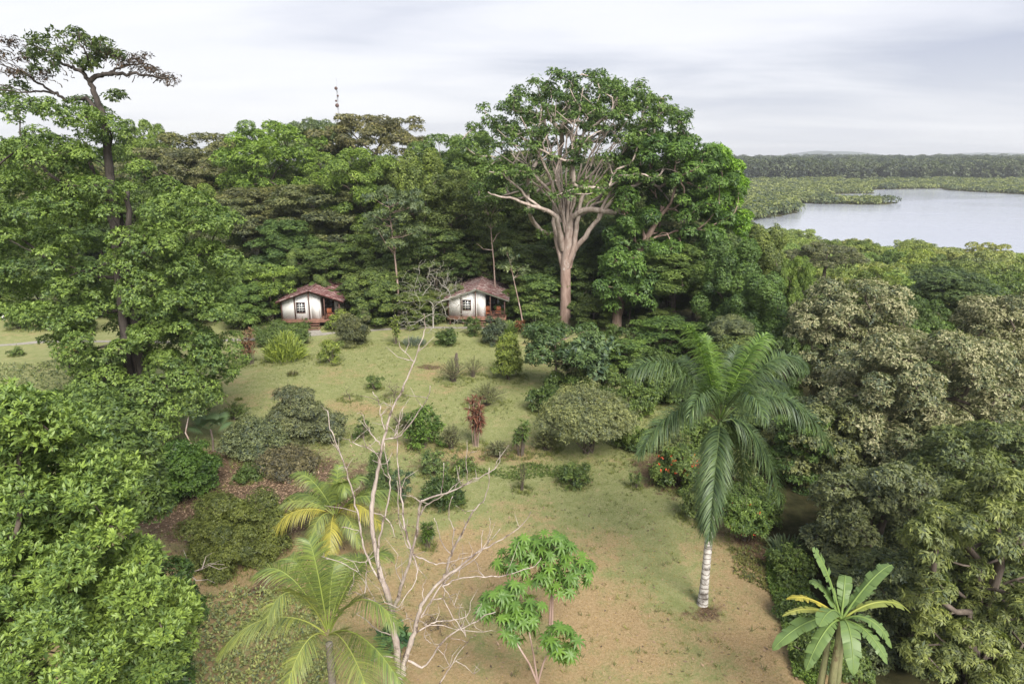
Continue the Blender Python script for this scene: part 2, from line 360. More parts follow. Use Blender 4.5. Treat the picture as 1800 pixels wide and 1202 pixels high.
A = {k: N(t, 'ShaderNodeAttribute', attribute_name=k).outputs['Fac'] for k in ('dry', 'litter', 'wild')}
def add2(a, b, op='ADD', k=None):
    n = N(t, 'ShaderNodeMath', operation=op); LK(a, n.inputs[0])
    if isinstance(b, (int, float)): n.inputs[1].default_value = b
    else: LK(b, n.inputs[1])
    return n.outputs[0]
def band(v, lo, hi):
    n = N(t, 'ShaderNodeMapRange', interpolation_type='SMOOTHSTEP', ins={'From Min': lo, 'From Max': hi}); LK(v, n.inputs[0]); return n.outputs[0]
nA = noise(t, 0.22, 5, 0.6); nB = noise(t, 1.3, 6, 0.68); nC = noise(t, 9.0, 6, 0.75); nD = noise(t, 38.0, 3, 0.7)
green = ramp(t, [(0.28, (0.145, 0.175, 0.055)), (0.5, (0.235, 0.25, 0.105)), (0.72, (0.36, 0.34, 0.18))]); LK(add2(add2(nC, nB), 0.5, 'MULTIPLY'), green.inputs[0])
brown = ramp(t, [(0.30, (0.175, 0.12, 0.06)), (0.5, (0.325, 0.235, 0.125)), (0.70, (0.50, 0.38, 0.225))]); LK(add2(add2(nC, nD), 0.5, 'MULTIPLY'), brown.inputs[0])
f = add2(add2(A['dry'], add2(add2(nA, -0.5), 2.2, 'MULTIPLY')), add2(add2(nB, -0.5), 1.3, 'MULTIPLY'))
f = add2(f, add2(add2(nC, -0.5), 0.9, 'MULTIPLY'))
c = mix(t, band(f, 0.18, 0.95), green.outputs[0], brown.outputs[0])
lit = ramp(t, [(0.38, (0.055, 0.032, 0.018)), (0.52, (0.12, 0.08, 0.05)), (0.62, (0.27, 0.205, 0.14))]); LK(add2(add2(nC, nD), 0.5, 'MULTIPLY'), lit.inputs[0])
f2 = add2(A['litter'], add2(add2(nB, -0.5), 1.2, 'MULTIPLY')); c = mix(t, band(f2, 0.35, 0.65), c, lit.outputs[0])
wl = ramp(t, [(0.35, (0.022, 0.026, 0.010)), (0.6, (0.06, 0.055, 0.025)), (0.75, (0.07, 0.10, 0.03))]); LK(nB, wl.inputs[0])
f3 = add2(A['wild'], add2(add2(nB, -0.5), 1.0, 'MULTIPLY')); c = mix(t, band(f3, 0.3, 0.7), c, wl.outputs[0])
p = N(t, 'ShaderNodeBsdfPrincipled', ins={'Roughness': 0.95, 'Specular IOR Level': 0.1}); LK(c, p.inputs['Base Color'])
bm = N(t, 'ShaderNodeBump', ins={'Strength': 0.7, 'Distance': 0.08}); LK(add2(nC, nD), bm.inputs['Height']); LK(bm.outputs[0], p.inputs['Normal']); LK(p.outputs[0], o.inputs[0])
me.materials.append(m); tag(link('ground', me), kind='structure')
# water
m, t, o = mat('bay_water'); LK = t.links.new
p = N(t, 'ShaderNodeBsdfPrincipled', ins={'Base Color': (0.33, 0.35, 0.40, 1), 'Roughness': 0.16, 'Specular IOR Level': 0.8, 'IOR': 1.45})
g = noise(t, 0.35, 5, 0.6, stretch=(0.5, 1.6, 1)); g2 = noise(t, 0.012, 4, 0.6, stretch=(1, 2.5, 1))
r = ramp(t, [(0.42, (0.13,)*3), (0.62, (0.19,)*3)]); LK(g2, r.inputs[0]); LK(r.outputs[0], p.inputs['Roughness'])
bm = N(t, 'ShaderNodeBump', ins={'Strength': 0.25, 'Distance': 0.12}); LK(g, bm.inputs['Height']); LK(bm.outputs[0], p.inputs['Normal']); LK(p.outputs[0], o.inputs[0])
me = mk_mesh('bay_water', [(20, 110, SEA), (1600, 110, SEA), (1600, 640, SEA), (20, 640, SEA)], [[(0, 1, 2, 3)]], None, [m]); tag(link('bay_water', me), kind='structure')
# footpath
M_PATH = solid('path_gravel', (0.27, 0.25, 0.215), 0.95, 0.25, 2.5, 0.1, bump=0.5)
def strip(name, P, wd, mt, lift=0.02):
    P = np.array(P)[:, :2]; q = [P[0]]
    for a, b_ in zip(P[:-1], P[1:]):
        n_ = max(2, int(np.linalg.norm(b_-a)/0.6))
        for k in range(1, n_+1): q.append(a+(b_-a)*k/n_)
    P = np.array(q); T = nrm(np.gradient(P, axis=0)); Sx = np.stack([-T[:, 1], T[:, 0]], 1)
    ww = wd*0.5*(1+0.18*np.sin(np.arange(len(P))*0.9)+0.1*np.sin(np.arange(len(P))*2.3))[:, None]
    rows = [P+Sx*ww*k for k in (1, 0.4, -0.4, -1)]; V = []
    for r_ in rows: V.append(np.column_stack([r_, terrain0(r_[:, 0], r_[:, 1])+lift]))
    V = np.stack(V, 1); n_ = len(P); i, j = np.meshgrid(np.arange(n_-1), np.arange(3), indexing='ij')
    F_ = np.stack([i*4+j, i*4+j+1, (i+1)*4+j+1, (i+1)*4+j], -1).reshape(-1, 4)
    return link(name, mk_mesh(name, V.reshape(-1, 3), [F_], None, [mt], True))
tag(strip('path', [gp(*q) for q in [(-60, 614), (0, 607), (60, 602), (120, 600), (200, 600), (300, 602), (400, 598), (470, 596), (520, 591), (570, 587), (640, 581), (700, 577), (780, 576), (860, 575), (930, 572)]], 0.95, M_PATH), kind='structure')
tag(strip('path', [gp(*q) for q in [(548, 579), (552, 583), (556, 588)]], 1.3, M_PATH, 0.03), kind='structure')
# hills on the horizon
M_HILL = solid('hill_forest', (0.045, 0.07, 0.05), 1.0, 0.5, 0.004, 0.0)
def hill(peaks, D, wd):
    xs = np.linspace(pt(peaks[0][0]-30, 280, D)[0], pt(peaks[-1][0]+30, 280, D)[0], 60)
    pk = [pt(x, y, D) for x, y in peaks]; top = np.interp(xs, [q[0] for q in pk], [q[2] for q in pk])
    e = np.minimum(1, np.minimum(np.arange(60), np.arange(60)[::-1])/8.0)
    rng = np.random.default_rng(3); top = (top+9)*e-9+rng.normal(size=60)*1.2
    V = []
    for k, s_ in ((-1, 0), (-0.55, 0.5), (-0.2, 0.9), (0, 1), (0.3, 0.8), (0.65, 0.4), (1, 0)):
        V.append(np.column_stack([xs, np.full(60, D+k*wd)+rng.normal(size=60)*20, (top+9)*s_-9+rng.normal(size=60)*1.5*s_]))
    V = np.array(V); i, j = np.meshgrid(np.arange(6), np.arange(59), indexing='ij')
    F_ = np.stack([i*60+j, i*60+j+1, (i+1)*60+j+1, (i+1)*60+j], -1).reshape(-1, 4)
    tag(link('hills', mk_mesh('hills', V.reshape(-1, 3), [F_], None, [M_HILL], True)), kind='structure')
hill([(1370, 274), (1400, 272), (1420, 267.5), (1440, 265), (1462, 267.5), (1480, 266), (1500, 268), (1520, 273)], 5200, 900)
hill([(1660, 274), (1700, 269.5), (1740, 269), (1800, 270), (1850, 273)], 5600, 900)
# far woods as one mass each
def scatter(rng, y0, y1, cell, sl=0.30, sr=0.86, inset=0.0):
    out_ = []; y = y0
    while y < y1:
        c_ = cell(y) if callable(cell) else cell
        xs = np.arange(sl*y, sr*y, c_); n_ = len(xs)
        out_.append(np.column_stack([xs+rng.normal(size=n_)*c_*0.3, y+rng.normal(size=n_)*c_*0.3, np.full(n_, c_)])); y += c_*0.9
    P = np.concatenate(out_)
    if inset:
        k = np.ones(len(P), bool)
        for dx, dy in ((0, 0), (inset, 0), (-inset, 0), (0, inset), (0, -inset)): k &= ~in_poly(P[:, :2]+np.array([dx, dy]), BAY)
        P = P[k]
    return P
rng = np.random.default_rng(11)
P = scatter(rng, 215, 700, lambda y: 5.0+y*0.004, inset=2.0); n_ = len(P)
hgt = (3.2+1.6*rng.random(n_)+1.6*wob(P, 0.05))*np.interp(P[:, 1], [300, 420, 470, 560, 700], [1.1, 0.85, 0.6, 0.8, 1.2])
C = np.column_stack([P[:, :2], -7.6+hgt*0.45]); r_ = P[:, 2]*(0.52+0.25*rng.random(n_))
mb = foliage(rng, C, np.column_stack([r_, r_, hgt*0.6]), 1.25, 0.8, cover=1.15, K=2, low=-0.15, cull=0, tip=0.3, bump=0.2, shell=0.15, tmean=0.5, pv=0.32)
tag(mb.build('far_mangroves', M_LEAF, color=(0.165, 0.20, 0.092)), 'low pale green mangrove thicket along the far shore of the bay', 'mangroves', kind='stuff')
P = scatter(rng, 705, 1500, lambda y: 9.5+(y-700)*0.012, sl=0.26, sr=0.9); n_ = len(P)
top = 18.3+5.0*rng.random(n_)**1.6+2.6*wob(P, 0.012)+2.0*wob(P, 0.05, 2)
C = np.column_stack([P[:, :2], -7.6+top-5]); r_ = P[:, 2]*(0.5+0.25*rng.random(n_)); Rr = np.column_stack([r_, r_, r_*0.8])
fr = P[:, 1] < 740
Cl = [C]; Rl = [Rr]
for dz in (6, 11, 15):
    q = C[fr].copy(); q[:, 2] -= dz; q[:, 1] -= 3*rng.random(len(q)); q[:, 0] += rng.normal(size=len(q))*3; Cl.append(q); Rl.append(Rr[fr]*(0.7+0.3*rng.random((fr.sum(), 1))))
C = np.concatenate(Cl); Rr = np.concatenate(Rl)
mb = foliage(rng, C, Rr, 2.0, 1.4, cover=1.1, K=2, low=-0.2, cull=0, tip=0.3, bump=0.2, shell=0.15, tmean=0.5, pv=0.3)
tag(mb.build('far_forest', M_LEAF, color=(0.075, 0.098, 0.062)), 'tall dark forest standing on the horizon beyond the bay', 'forest', kind='stuff')
# ================================================================ TREE PROTOTYPES
PROTO = {}
def proto(key, seed, Ht, Rt, c, rad, M, pr, L, cover=2.0, zf=0.8, zmin=-0.5, lm=None, bm=None, r0=0.28, inner=0.72, **kw):
    rng = np.random.default_rng(seed)
    C, Rr = puffs_on(rng, M, c, rad, pr, zmin, inner, zf)
    C[:, 2] *= Ht*1.03/ np.sort(C[:, 2]+Rr[:, 2])[-3]
    C[:, 2] = np.minimum(C[:, 2], Ht*1.0-Rr[:, 2]*0.9)
    mb = foliage(rng, C, Rr, L, cover=cover, **kw)
    fs = mb; ob = fs.build('crown', lm or M_LEAF); crown = ob.data; bpy.data.objects.remove(ob)
    base = c[2]-rad[2]*0.75
    tr = [(0, 0, -0.6), (0.1, 0, base*0.35), (-0.1, 0.1, base*0.7), (0.05, 0, max(base, 0.5)), (0, 0, c[2]*0.9)]
    tg = C[rng.permutation(M)[:min(M, 26)]]
    g = grow(rng, tr, r0, tg, rtip=0.035, seg=1.6, k=6)
    ob = g.build('trunk', bm or M_BARK); trunk = ob.data; bpy.data.objects.remove(ob)
    PROTO[key] = (crown, trunk, Ht, Rt)
proto('billow1', 1, 20, 5, (0, 0, 12.5), (4.0, 4.0, 6.5), 95, 0.98, 0.215)
proto('billow2', 2, 20, 5, (0, 0, 12.5), (4.0, 4.0, 6.5), 84, 1.08, 0.215, zf=0.65)
proto('cauli', 3, 20, 5.5, (0, 0, 13.5), (4.6, 4.6, 5.5), 95, 0.95, 0.22, cover=2.0, inner=0.85, shell=0.2)
proto('vine', 4, 20, 3.6, (0, 0, 10.5), (2.6, 2.6, 8.5), 64, 0.9, 0.195, zf=1.7, zmin=-0.9, low=-0.8, up=0.1, tip=0.2, droop=1.4)
proto('layer', 5, 20, 5, (0, 0, 13), (4.2, 4.2, 6.0), 100, 0.95, 0.21, zf=0.55, cover=1.8, tip=0.8)
proto('umbrella', 6, 20, 6, (0, 0, 16), (5.2, 5.2, 3.2), 80, 0.85, 0.21, zf=0.6, zmin=-0.2, cover=1.7)
proto('mangrove1', 7, 8, 5, (0, 0, 4.4), (4.3, 4.3, 2.6), 90, 0.8, 0.24, zf=0.6, zmin=-0.3, r0=0.15, cover=1.8)
proto('mangrove2', 8, 8, 5, (0, 0, 4.2), (4.2, 4.2, 2.8), 74, 0.9, 0.25, zf=0.62, zmin=-0.3, r0=0.15, cover=1.7)
proto('under1', 9, 8, 3, (0, 0, 4.2), (2.2, 2.2, 3.2), 60, 0.65, 0.17, zmin=-0.95, low=-0.7, r0=0.12, cover=1.9, droop=0.8)
proto('under2', 10, 8, 3, (0, 0, 4.0), (2.2, 2.2, 3.4), 60, 0.7, 0.185, zmin=-0.95, low=-0.7, zf=0.5, r0=0.12, cover=1.8, tip=0.7)
HZ = {}
def place(kind, x, y, top, width, color, label, cat='tree', group=None, name='broadleaf_tree', rz=None, jit=0.08, z=None):
    crown, trunk, Ht, Rt = PROTO[kind]; rg = random.Random(int(x*131+y*977+top*31))
    z = float(terrain(np.array([x]), np.array([y]))[0]) if z is None else z
    e = empty(name, (x, y, z), rg.random()*6.28 if rz is None else rz)
    e.scale = (width/2/Rt, width/2/Rt, (top-z)/Ht)
    tag(e, label, cat, group)
    j = [1+rg.uniform(-jit, jit) for _ in range(3)]
    link('crown', crown, e, [c_*q for c_, q in zip(color, j)]); link('trunk', trunk, e)
    return e
def ptree(kind, px, pytop, D, wpx, color, label, **kw):
    q = pt(px, pytop, D); return place(kind, q[0], D, q[2], wpx*D/1160.0, color, label, **kw)
# ================================================================ FOREST
BR = (0.175, 0.27, 0.06)      # fresh light green
MI = (0.15, 0.215, 0.068)      # mid green
DK = (0.11, 0.165, 0.056)      # deep green
GR = (0.165, 0.20, 0.10)      # grey green
OL = (0.175, 0.195, 0.09)      # olive
BN = (0.185, 0.185, 0.105)      # brownish
YG = (0.185, 0.225, 0.060)
hand = [
 ('umbrella', 30, 258, 122, 150, GR, 'grey green flat topped tree on the forest skyline behind the tall flat crowned tree'),
 ('billow2', 95, 262, 112, 120, BN, 'brownish green crown in the forest at the far end of the left lawn'),
 ('umbrella', 300, 262, 108, 150, BN, 'brown tinged crown on the skyline beside the tall thin topped tree'),
 ('cauli', 243, 212, 118, 90, BR, 'small round bright green crown rising on the skyline beside the leaning trunk'),
 ('billow1', 355, 235, 116, 170, OL, 'olive brown crown on the skyline between two bright green crowns'),
 ('cauli', 462, 214, 106, 150, BR, 'large bright green clumpy crown on the skyline behind the left bungalow'),
 ('umbrella', 555, 212, 122, 120, GR, 'thin grey green crown on the skyline under the radio mast'),
 ('umbrella', 652, 204, 118, 175, OL, 'wide olive crown topping the skyline right of the radio mast'),
 ('cauli', 628, 262, 97, 150, BR, 'bright green clumpy crown above and between the two bungalows'),
 ('billow1', 770, 238, 110, 120, MI, 'mid green crown on the skyline left of the giant spreading tree'),
 ('vine', 735, 262, 95, 95, YG, 'vine draped column of foliage left of the giant spreading tree'),
 ('vine', 688, 285, 97, 80, MI, 'narrow vine covered tree between bright crown and vine column'),
 ('billow1', 835, 232, 104, 110, MI, 'green crown showing through the left boughs of the giant spreading tree'),
 ('layer', 790, 300, 92, 120, MI, 'layered green tree above the right bungalow'),
 ('billow2', 560, 325, 96, 170, GR, 'grey green spreading crown just behind the left bungalow'),
 ('billow2', 450, 330, 98, 150, OL, 'dull olive crown below the large bright green clumpy crown'),
 ('layer', 390, 350, 92, 120, GR, 'grey green layered tree right of the tall multi stemmed tree'),
 ('billow2', 500, 385, 90, 120, DK, 'dark green crown behind the roof of the left bungalow'),
 ('layer', 570, 425, 86, 110, MI, 'mid green tree leaning over the left bungalow roof'),
 ('billow1', 660, 395, 90, 110, DK, 'dark tree behind the pale slender trunk between the bungalows'),
 ('under1', 655, 478, 78.5, 105, MI, 'dense shrub like tree at the right side of the left bungalow'),
 ('under2', 715, 515, 78, 90, MI, 'low bushy tree behind the bare twiggy tree'),
 ('layer', 765, 400, 88, 130, MI, 'bright lit tree above the roof of the right bungalow'),
 ('under2', 470, 468, 80, 95, BR, 'light green small tree left of the left bungalow'),
 ('under1', 425, 500, 77, 90, MI, 'round green bush tree left of the left bungalow near the path'),
 ('layer', 860, 395, 90, 110, MI, 'green tree behind the right bungalow'),
 ('billow2', 925, 430, 86, 110, DK, 'dark tree right of the right bungalow'),
 ('under2', 935, 500, 79, 70, MI, 'small layered tree at the right side of the right bungalow'),
 ('billow1', 1070, 400, 84, 130, DK, 'dark tree right behind the trunk of the giant spreading tree'),
 ('layer', 960, 330, 98, 130, MI, 'green crown seen between the boughs of the giant spreading tree'),
 ('under1', 950, 520, 80, 90, DK, 'dark bush tree left of the foot of the giant trunk'),
 ('under1', 1045, 520, 76, 90, DK, 'dark bush tree right of the foot of the giant trunk'),
 ('under2', 1170, 560, 66, 130, DK, 'dark layered bush tree behind the royal palm'),
 ('billow1', 1190, 430, 74, 150, MI, 'green tree right of the reddish second trunk'),
 ('under2', 1100, 600, 60, 110, MI, 'leafy shrub tree in front of the reddish second trunk'),
 ('vine', 1290, 420, 66, 110, DK, 'dark creeper covered tree above the royal palm'),
 ('billow2', 1255, 400, 78, 120, GR, 'grey green crown below the bright green dome'),
 ('vine', 1350, 395, 70, 90, MI, 'green creeper covered column left of the mangroves'),
 ('vine', 1345, 480, 60, 110, DK, 'dark vine draped column right above the royal palm'),
 ('cauli', 1408, 452, 66, 62, BR, 'small bright green crown between vine column and beige trees'),
 ('billow2', 1290, 560, 56, 110, GR, 'grey green tree just behind the upright palm frond'),
 ('under1', 1390, 590, 52, 80, DK, 'dark small tree in the hollow right of the royal palm crown'),
 ('umbrella', 1455, 430, 92, 120, GR, 'grey green open crown at the head of the mangroves'),
 ('billow2', 1670, 478, 82, 200, (0.10, 0.155, 0.065), 'blue green rounded crown between mangroves and beige trees'),
 ('layer', 1530, 470, 70, 110, YG, 'yellow green crown just behind the pinkish beige tree'),
 ('umbrella', 1590, 520, 66, 120, (0.09, 0.14, 0.05), 'dull green crown between the beige crowns and the mangroves'),
]
for k, px, py, D, wp, col, lb in hand: ptree(k, px, py, D, wp, col, lb)
# filler ranks of the same forest: skyline profile in the photo, nearer ranks lower
sk_x = [-250, 0, 60, 200, 300, 400, 520, 600, 700, 760, 840, 1000, 1150, 1250, 1330, 1400]
sk_y = [235, 255, 270, 262, 250, 262, 268, 240, 268, 262, 258, 262, 275, 350, 420, 450]
rg = random.Random(7)
ranks = [(126, 6, 118), (112, 30, 112), (101, 78, 96), (94, 130, 84), (88, 185, 78), (84, 235, 70)]
cols = [(MI, 'mid green'), (DK, 'deep green'), (GR, 'grey green'), (OL, 'olive'), (MI, 'mid green'), (DK, 'deep green'), (BR, 'fresh green')]
kn = {'billow1': 'round crowned', 'billow2': 'broad crowned', 'vine': 'creeper draped', 'layer': 'layered', 'cauli': 'clumpy', 'umbrella': 'flat topped'}
def zone(px): return ('at the far left of the forest' if px < 200 else 'behind the tall multi stemmed tree' if px < 420 else 'behind the left bungalow' if px < 640 else 'between the two bungalows' if px < 780 else 'behind the right bungalow' if px < 930 else 'behind the giant spreading tree' if px < 1200 else 'near the bay')
for r_i, (D, off, wp) in enumerate(ranks):
    px = -230 + rg.uniform(0, 40)
    while px < (1330 if D > 100 else 1230):
        k = rg.choice(['billow1', 'billow2', 'vine', 'vine', 'cauli', 'cauli', 'billow1'] if r_i > 1 else ['billow1', 'billow2', 'cauli', 'umbrella', 'layer'])
        (c_, cn) = rg.choice(cols); 
        if r_i > 2 and c_ in (BR, OL): c_, cn = MI, 'mid green'
        top = np.interp(px, sk_x, sk_y)+off+rg.uniform(-14, 26)
        if px > 1190: top = max(top, 330)+off*0.2
        dd = D+rg.uniform(-3, 3)-(max(0, px-1000)*0.06)
        lay = ['back rank', 'second rank', 'middle rank', 'lower rank', 'front rank', 'lowest rank'][r_i]
        ptree(k, px, top, dd, wp*rg.uniform(0.8, 1.2)*(0.62 if k == 'vine' else 1), c_, '%s %s tree in the %s %s' % (kn[k], cn, lay, zone(px)), group='forest trees behind the lawn')
        px += wp*rg.uniform(0.55, 0.8)
# undergrowth along the forest foot
px = -200
while px < 1000:
    D = 80.5+rg.uniform(-1, 3)
    if not (470 < px < 620 or 770 < px < 905) or True:
        D2 = D+ (9 if (460 < px < 635 or 745 < px < 925) else 0)
        k = rg.choice(['under1', 'under2']); c_, cn = rg.choice([(MI, 'mid green'), (DK, 'deep green'), (DK, 'deep green')])
        ptree(k, px, rg.uniform(455, 510), D2, rg.uniform(80, 115), c_, '%s thicket tree at the forest foot %s' % (cn, zone(px)), group='thicket trees at the forest foot', name='thicket_tree')
    px += rg.uniform(38, 60)
# slope right of the lawn, under and between the big crowns
for i in range(34):
    y = rg.uniform(18, 74); x = float(edge_x(y))+rg.uniform(3.5, 24)
    z = float(terrain0(x, y)); k = rg.choice(['under1', 'under2', 'under1'])
    c_, cn = rg.choice([(DK, 'deep green'), (MI, 'mid green'), (GR, 'grey green')])
    place(k, x, y, z+rg.uniform(3.0, 6.5)*(0.6 if y < 30 else 1), rg.uniform(4.0, 6.5), c_, '%s thicket tree %s, %s' % (cn, 'beside the banana plant' if y < 26 else 'on the slope behind the flowering shrubs' if y < 38 else 'on the slope right of the royal palm' if y < 50 else 'on the slope behind the royal palm' if y < 62 else 'near the foot of the second spreading tree', 'close to the lawn' if x-edge_x(y) < 9 else 'halfway down' if x-edge_x(y) < 17 else 'far down'), group='thicket trees on the right slope', name='thicket_tree')
# mangroves between the slope and the bay
y = 78.0; kk = 0
while y < 190:
    x = y*0.30+rg.uniform(0, 4)
    while x < y*0.86:
        xx, yy = x+rg.uniform(-2, 2), y+rg.uniform(-2, 2)
        if not in_poly(np.array([[xx, yy+3.5]]), BAY)[0] and xx > edge_x(yy)+13:
            c_, cn = rg.choice([((0.26, 0.32, 0.09), 'yellow green'), ((0.22, 0.285, 0.085), 'light green'), ((0.15, 0.21, 0.066), 'green'), ((0.26, 0.32, 0.12), 'pale green')])
            pl = 'on the bay shore' if yy > 140 else 'in the middle of the mangrove belt' if yy > 105 else 'on the landward edge of the mangroves'
            place(rg.choice(['mangrove1', 'mangrove2']), xx, yy, rg.uniform(-0.6, 2.2) - (1.0 if yy > 140 else 0) + (1.5 if yy < 100 else 0), rg.uniform(8.5, 12.5), c_, '%s rounded mangrove tree %s, %s' % (cn, pl, 'nearest the vine column' if xx/yy < .45 else 'left of centre' if xx/yy < .57 else 'right of centre' if xx/yy < .7 else 'at the right edge'), group='mangrove trees along the near shore', name='mangrove_tree')
            kk += 1
        x += rg.uniform(6.5, 8.5)
    y += 6.4
print('mangroves', kk)
# ---------------------------------------------------------------- hero trees
def cloud(rng, L, D, dd, r, per=1, zf=0.8, rv=0.25):
    """L: list of (px,py[,extra depth]); puffs at those pixels with depth spread dd"""
    C = []; Rr = []
    for q in L:
        for _ in range(per):
            d = D+(q[2] if len(q) > 2 else 0)+rng.uniform(-dd, dd)
            c = pt(q[0]+rng.normal()*6*(per > 1), q[1]+rng.normal()*6*(per > 1), d); C.append(c)
            rr = r*(1+rng.uniform(-rv, rv)); Rr.append((rr, rr, rr*zf))
    return np.array(C), np.array(Rr)
def region(rng, n, prof, D, dd):
    """n points filling a pixel region given by rows (py, xl, xr), depth spread elliptical around D"""
    ys = [p_[0] for p_ in prof]; out_ = []
    wts = np.array([max(1, np.interp(y_, ys, [p_[2]-p_[1] for p_ in prof])) for y_ in np.arange(ys[0], ys[-1], 4)]); yy = np.arange(ys[0], ys[-1], 4)
    for _ in range(n):
        y_ = rng.choice(yy, p=wts/wts.sum())+rng.uniform(0, 4); a = np.interp(y_, ys, [p_[1] for p_ in prof]); b_ = np.interp(y_, ys, [p_[2] for p_ in prof])
        s_ = rng.uniform(-1, 1); x_ = (a+b_)/2+(b_-a)/2*s_
        out_.append(pt(x_, y_, D+rng.uniform(-1, 1)*dd*math.sqrt(max(0.05, 1-s_*s_*0.8))))
    return np.array(out_)
def hero(name, label, base, trunkpts, r0, C, Rr, L, color, lm=None, bm=None, rtip=0.04, seg=1.0, W=None, cover=1.8, targets=None, extra=None, wig=0.08, bias=0.35, seed=0, smooth=False, **kw):
    rng = np.random.default_rng(seed+77)
    e = empty(name, base); tag(e, label, 'tree'); o_ = np.array(base)
    mb = grow(rng, np.array(trunkpts)-o_, r0, (C if targets is None else targets)-o_, rtip=rtip, seg=seg, wig=wig, bias=bias)
    if extra: extra(mb, o_)
    mb.build('trunk', bm or M_BARK, e, smooth=True)
    fm = foliage(rng, C-o_, Rr, L, W, cover=cover, **kw); fm.build('crown', lm or M_LEAF, e, color)
    return e
def densify(P, n=3):
    P = np.array(P); o_ = []
    for a, b_ in zip(P[:-1], P[1:]):
        for k in range(n): o_.append(a+(b_-a)*k/n)
    return np.array(o_+[P[-1]])
# -- the giant spreading tree
rng = np.random.default_rng(21)
DB = 77.0; base = gp(993, 574); base = np.array([base[0], base[1], float(terrain0(base[0], base[1]))]); DB = base[1]
cc = pt(1030, 335, DB+2); RX = 200*DB/1165; RZ = pt(1030, 112, DB)[2]-cc[2]
nP = 420; i = np.arange(nP)+0.5; z = 1-1.08*i/nP; a = i*2.39996; s_ = np.sqrt(np.maximum(0, 1-z*z))
U = np.stack([s_*np.cos(a), s_*np.sin(a), z], 1); U /= ((np.hypot(U[:, 0], U[:, 1])**2.7+np.abs(U[:, 2])**2.7)**(1/2.7))[:, None]; rr = 0.74+0.26*rng.random(nP); rr[rng.random(nP) < 0.25] -= 0.2
Cb = cc+U*rr[:, None]*np.array([RX*0.93, RX*0.72, RZ*0.93])+rng.normal(size=(nP, 3))*0.45
ppx = 900+F*Cb[:, 0]/(Cb[:, 1]*CP-(Cb[:, 2]-H)*SP); zrel = (Cb[:, 2]-cc[2])/RZ; drop = (zrel < 0.45) & (np.abs(ppx-1025) < 150) & (rng.random(len(Cb)) < 0.62); drop |= (zrel < 0.1) & (rng.random(len(Cb)) < .3); Cb = Cb[~drop]
exr = cloud(rng, [(850, 190), (835, 225), (862, 215), (815, 255), (845, 275), (880, 300), (905, 330), (870, 345), (1210, 330), (1180, 360), (1240, 300), (960, 410), (930, 370), (1140, 390), (985, 330), (1120, 320), (1200, 240), (1215, 270)], DB, 3, 1.25)
Cb = np.vstack([Cb, exr[0]]); rb = 0.55+0.6*rng.random(len(Cb)); Rb = np.column_stack([rb, rb, rb*0.72])
def big_extra(mb, o_):
    # separate stems that part low on the bole, and the long bare lower boughs
    def br(L, dz, r0, r1, n=3, k=7):
        P = densify([pt(x_, y_, DB+d_) for x_, y_, d_ in L], n)-o_
        P[1:-1] += np.random.default_rng(len(L)*7).normal(size=(len(P)-2, 3))*0.06
        mb.tube(P, np.linspace(r0, r1, len(P)), k)
    br([(1000, 470, 0), (1008, 440, -0.3), (1028, 415, -0.8), (1052, 385, -1.5), (1072, 355, -2), (1098, 335, -2.5), (1125, 322, -3), (1142, 313, -3)], 0, 0.38, 0.08)
    br([(1052, 385, -1.5), (1060, 362, -1.2), (1075, 335, -1), (1095, 312, -0.5)], 0, 0.23, 0.07)
    br([(990, 440, 0), (983, 405, -0.7), (978, 380, -1.2), (958, 370, -2), (935, 362, -3), (905, 352, -4), (878, 345, -5), (858, 338, -6)], 0, 0.35, 0.06)
    br([(958, 372, -2), (930, 350, -2), (905, 325, -2.6), (885, 308, -3), (860, 302, -3.4)], 0, 0.17, 0.05)
    br([(992, 480, 0.2), (980, 430, 0.6), (974, 390, 0.8), (975, 350, 1.0), (966, 310, 1), (950, 275, 1)], 0, 0.38, 0.11)
    br([(996, 470, -0.3), (1010, 430, -0.4), (1015, 390, -0.6), (1022, 350, -1), (1040, 310, -1.4), (1062, 275, -2)], 0, 0.35, 0.11)
    br([(1015, 385, 0.6), (1040, 365, 1.2), (1062, 335, 2), (1075, 300, 2.6), (1090, 270, 3)], 0, 0.25, 0.10)
    br([(975, 345, 0), (950, 320, -1.5), (925, 295, -2.5), (900, 270, -3)], 0, 0.20, 0.07)
    r_ = np.random.default_rng(99)
    for (x_, y_, d_) in [(915, 205, -4), (945, 175, 2), (968, 160, -2), (995, 150, 4), (1025, 155, -4), (1055, 165, 2), (1085, 180, -3), (1115, 195, 3), (1145, 220, -2), (1170, 250, 2), (1195, 285, -2), (890, 240, 2), (870, 265, -2), (1010, 210, -6), (1070, 230, -6), (960, 240, -6)]:
        y0 = 385+r_.uniform(-25, 25); x0 = 998+(x_-1025)*0.08; mx = x0+(x_-x0)*0.42; my = y0+(y_-y0)*0.5
        br([(x0, y0, 0), (x0+(mx-x0)*.4, y0+(my-y0)*.55, d_*.15), (mx, my, d_*.45), (x0+(x_-x0)*.72, y0+(y_-y0)*.78, d_*.75), (x_, y_, d_)], 0, 0.15, 0.05, 3, 6)
        for q in range(3): f_ = r_.uniform(.45, .8); sx_, sy_ = x0+(x_-x0)*f_*.9, y0+(y_-y0)*f_; br([(sx_, sy_, d_*f_), (sx_+r_.uniform(-18, 18), sy_-r_.uniform(14, 26), d_*f_+r_.uniform(-.8, .8)), (sx_+r_.uniform(-40, 40), sy_-r_.uniform(34, 62), d_*f_+r_.uniform(-1.6, 1.6))], 0, 0.085, 0.03, 2, 5)
tr = [base+np.array([0, 0, -0.5]), base+np.array([-.02, 0, 1.2])]+[pt(x_, y_, DB) for x_, y_ in [(994, 530), (994, 500), (994, 470), (998, 435), (1001, 405)]]
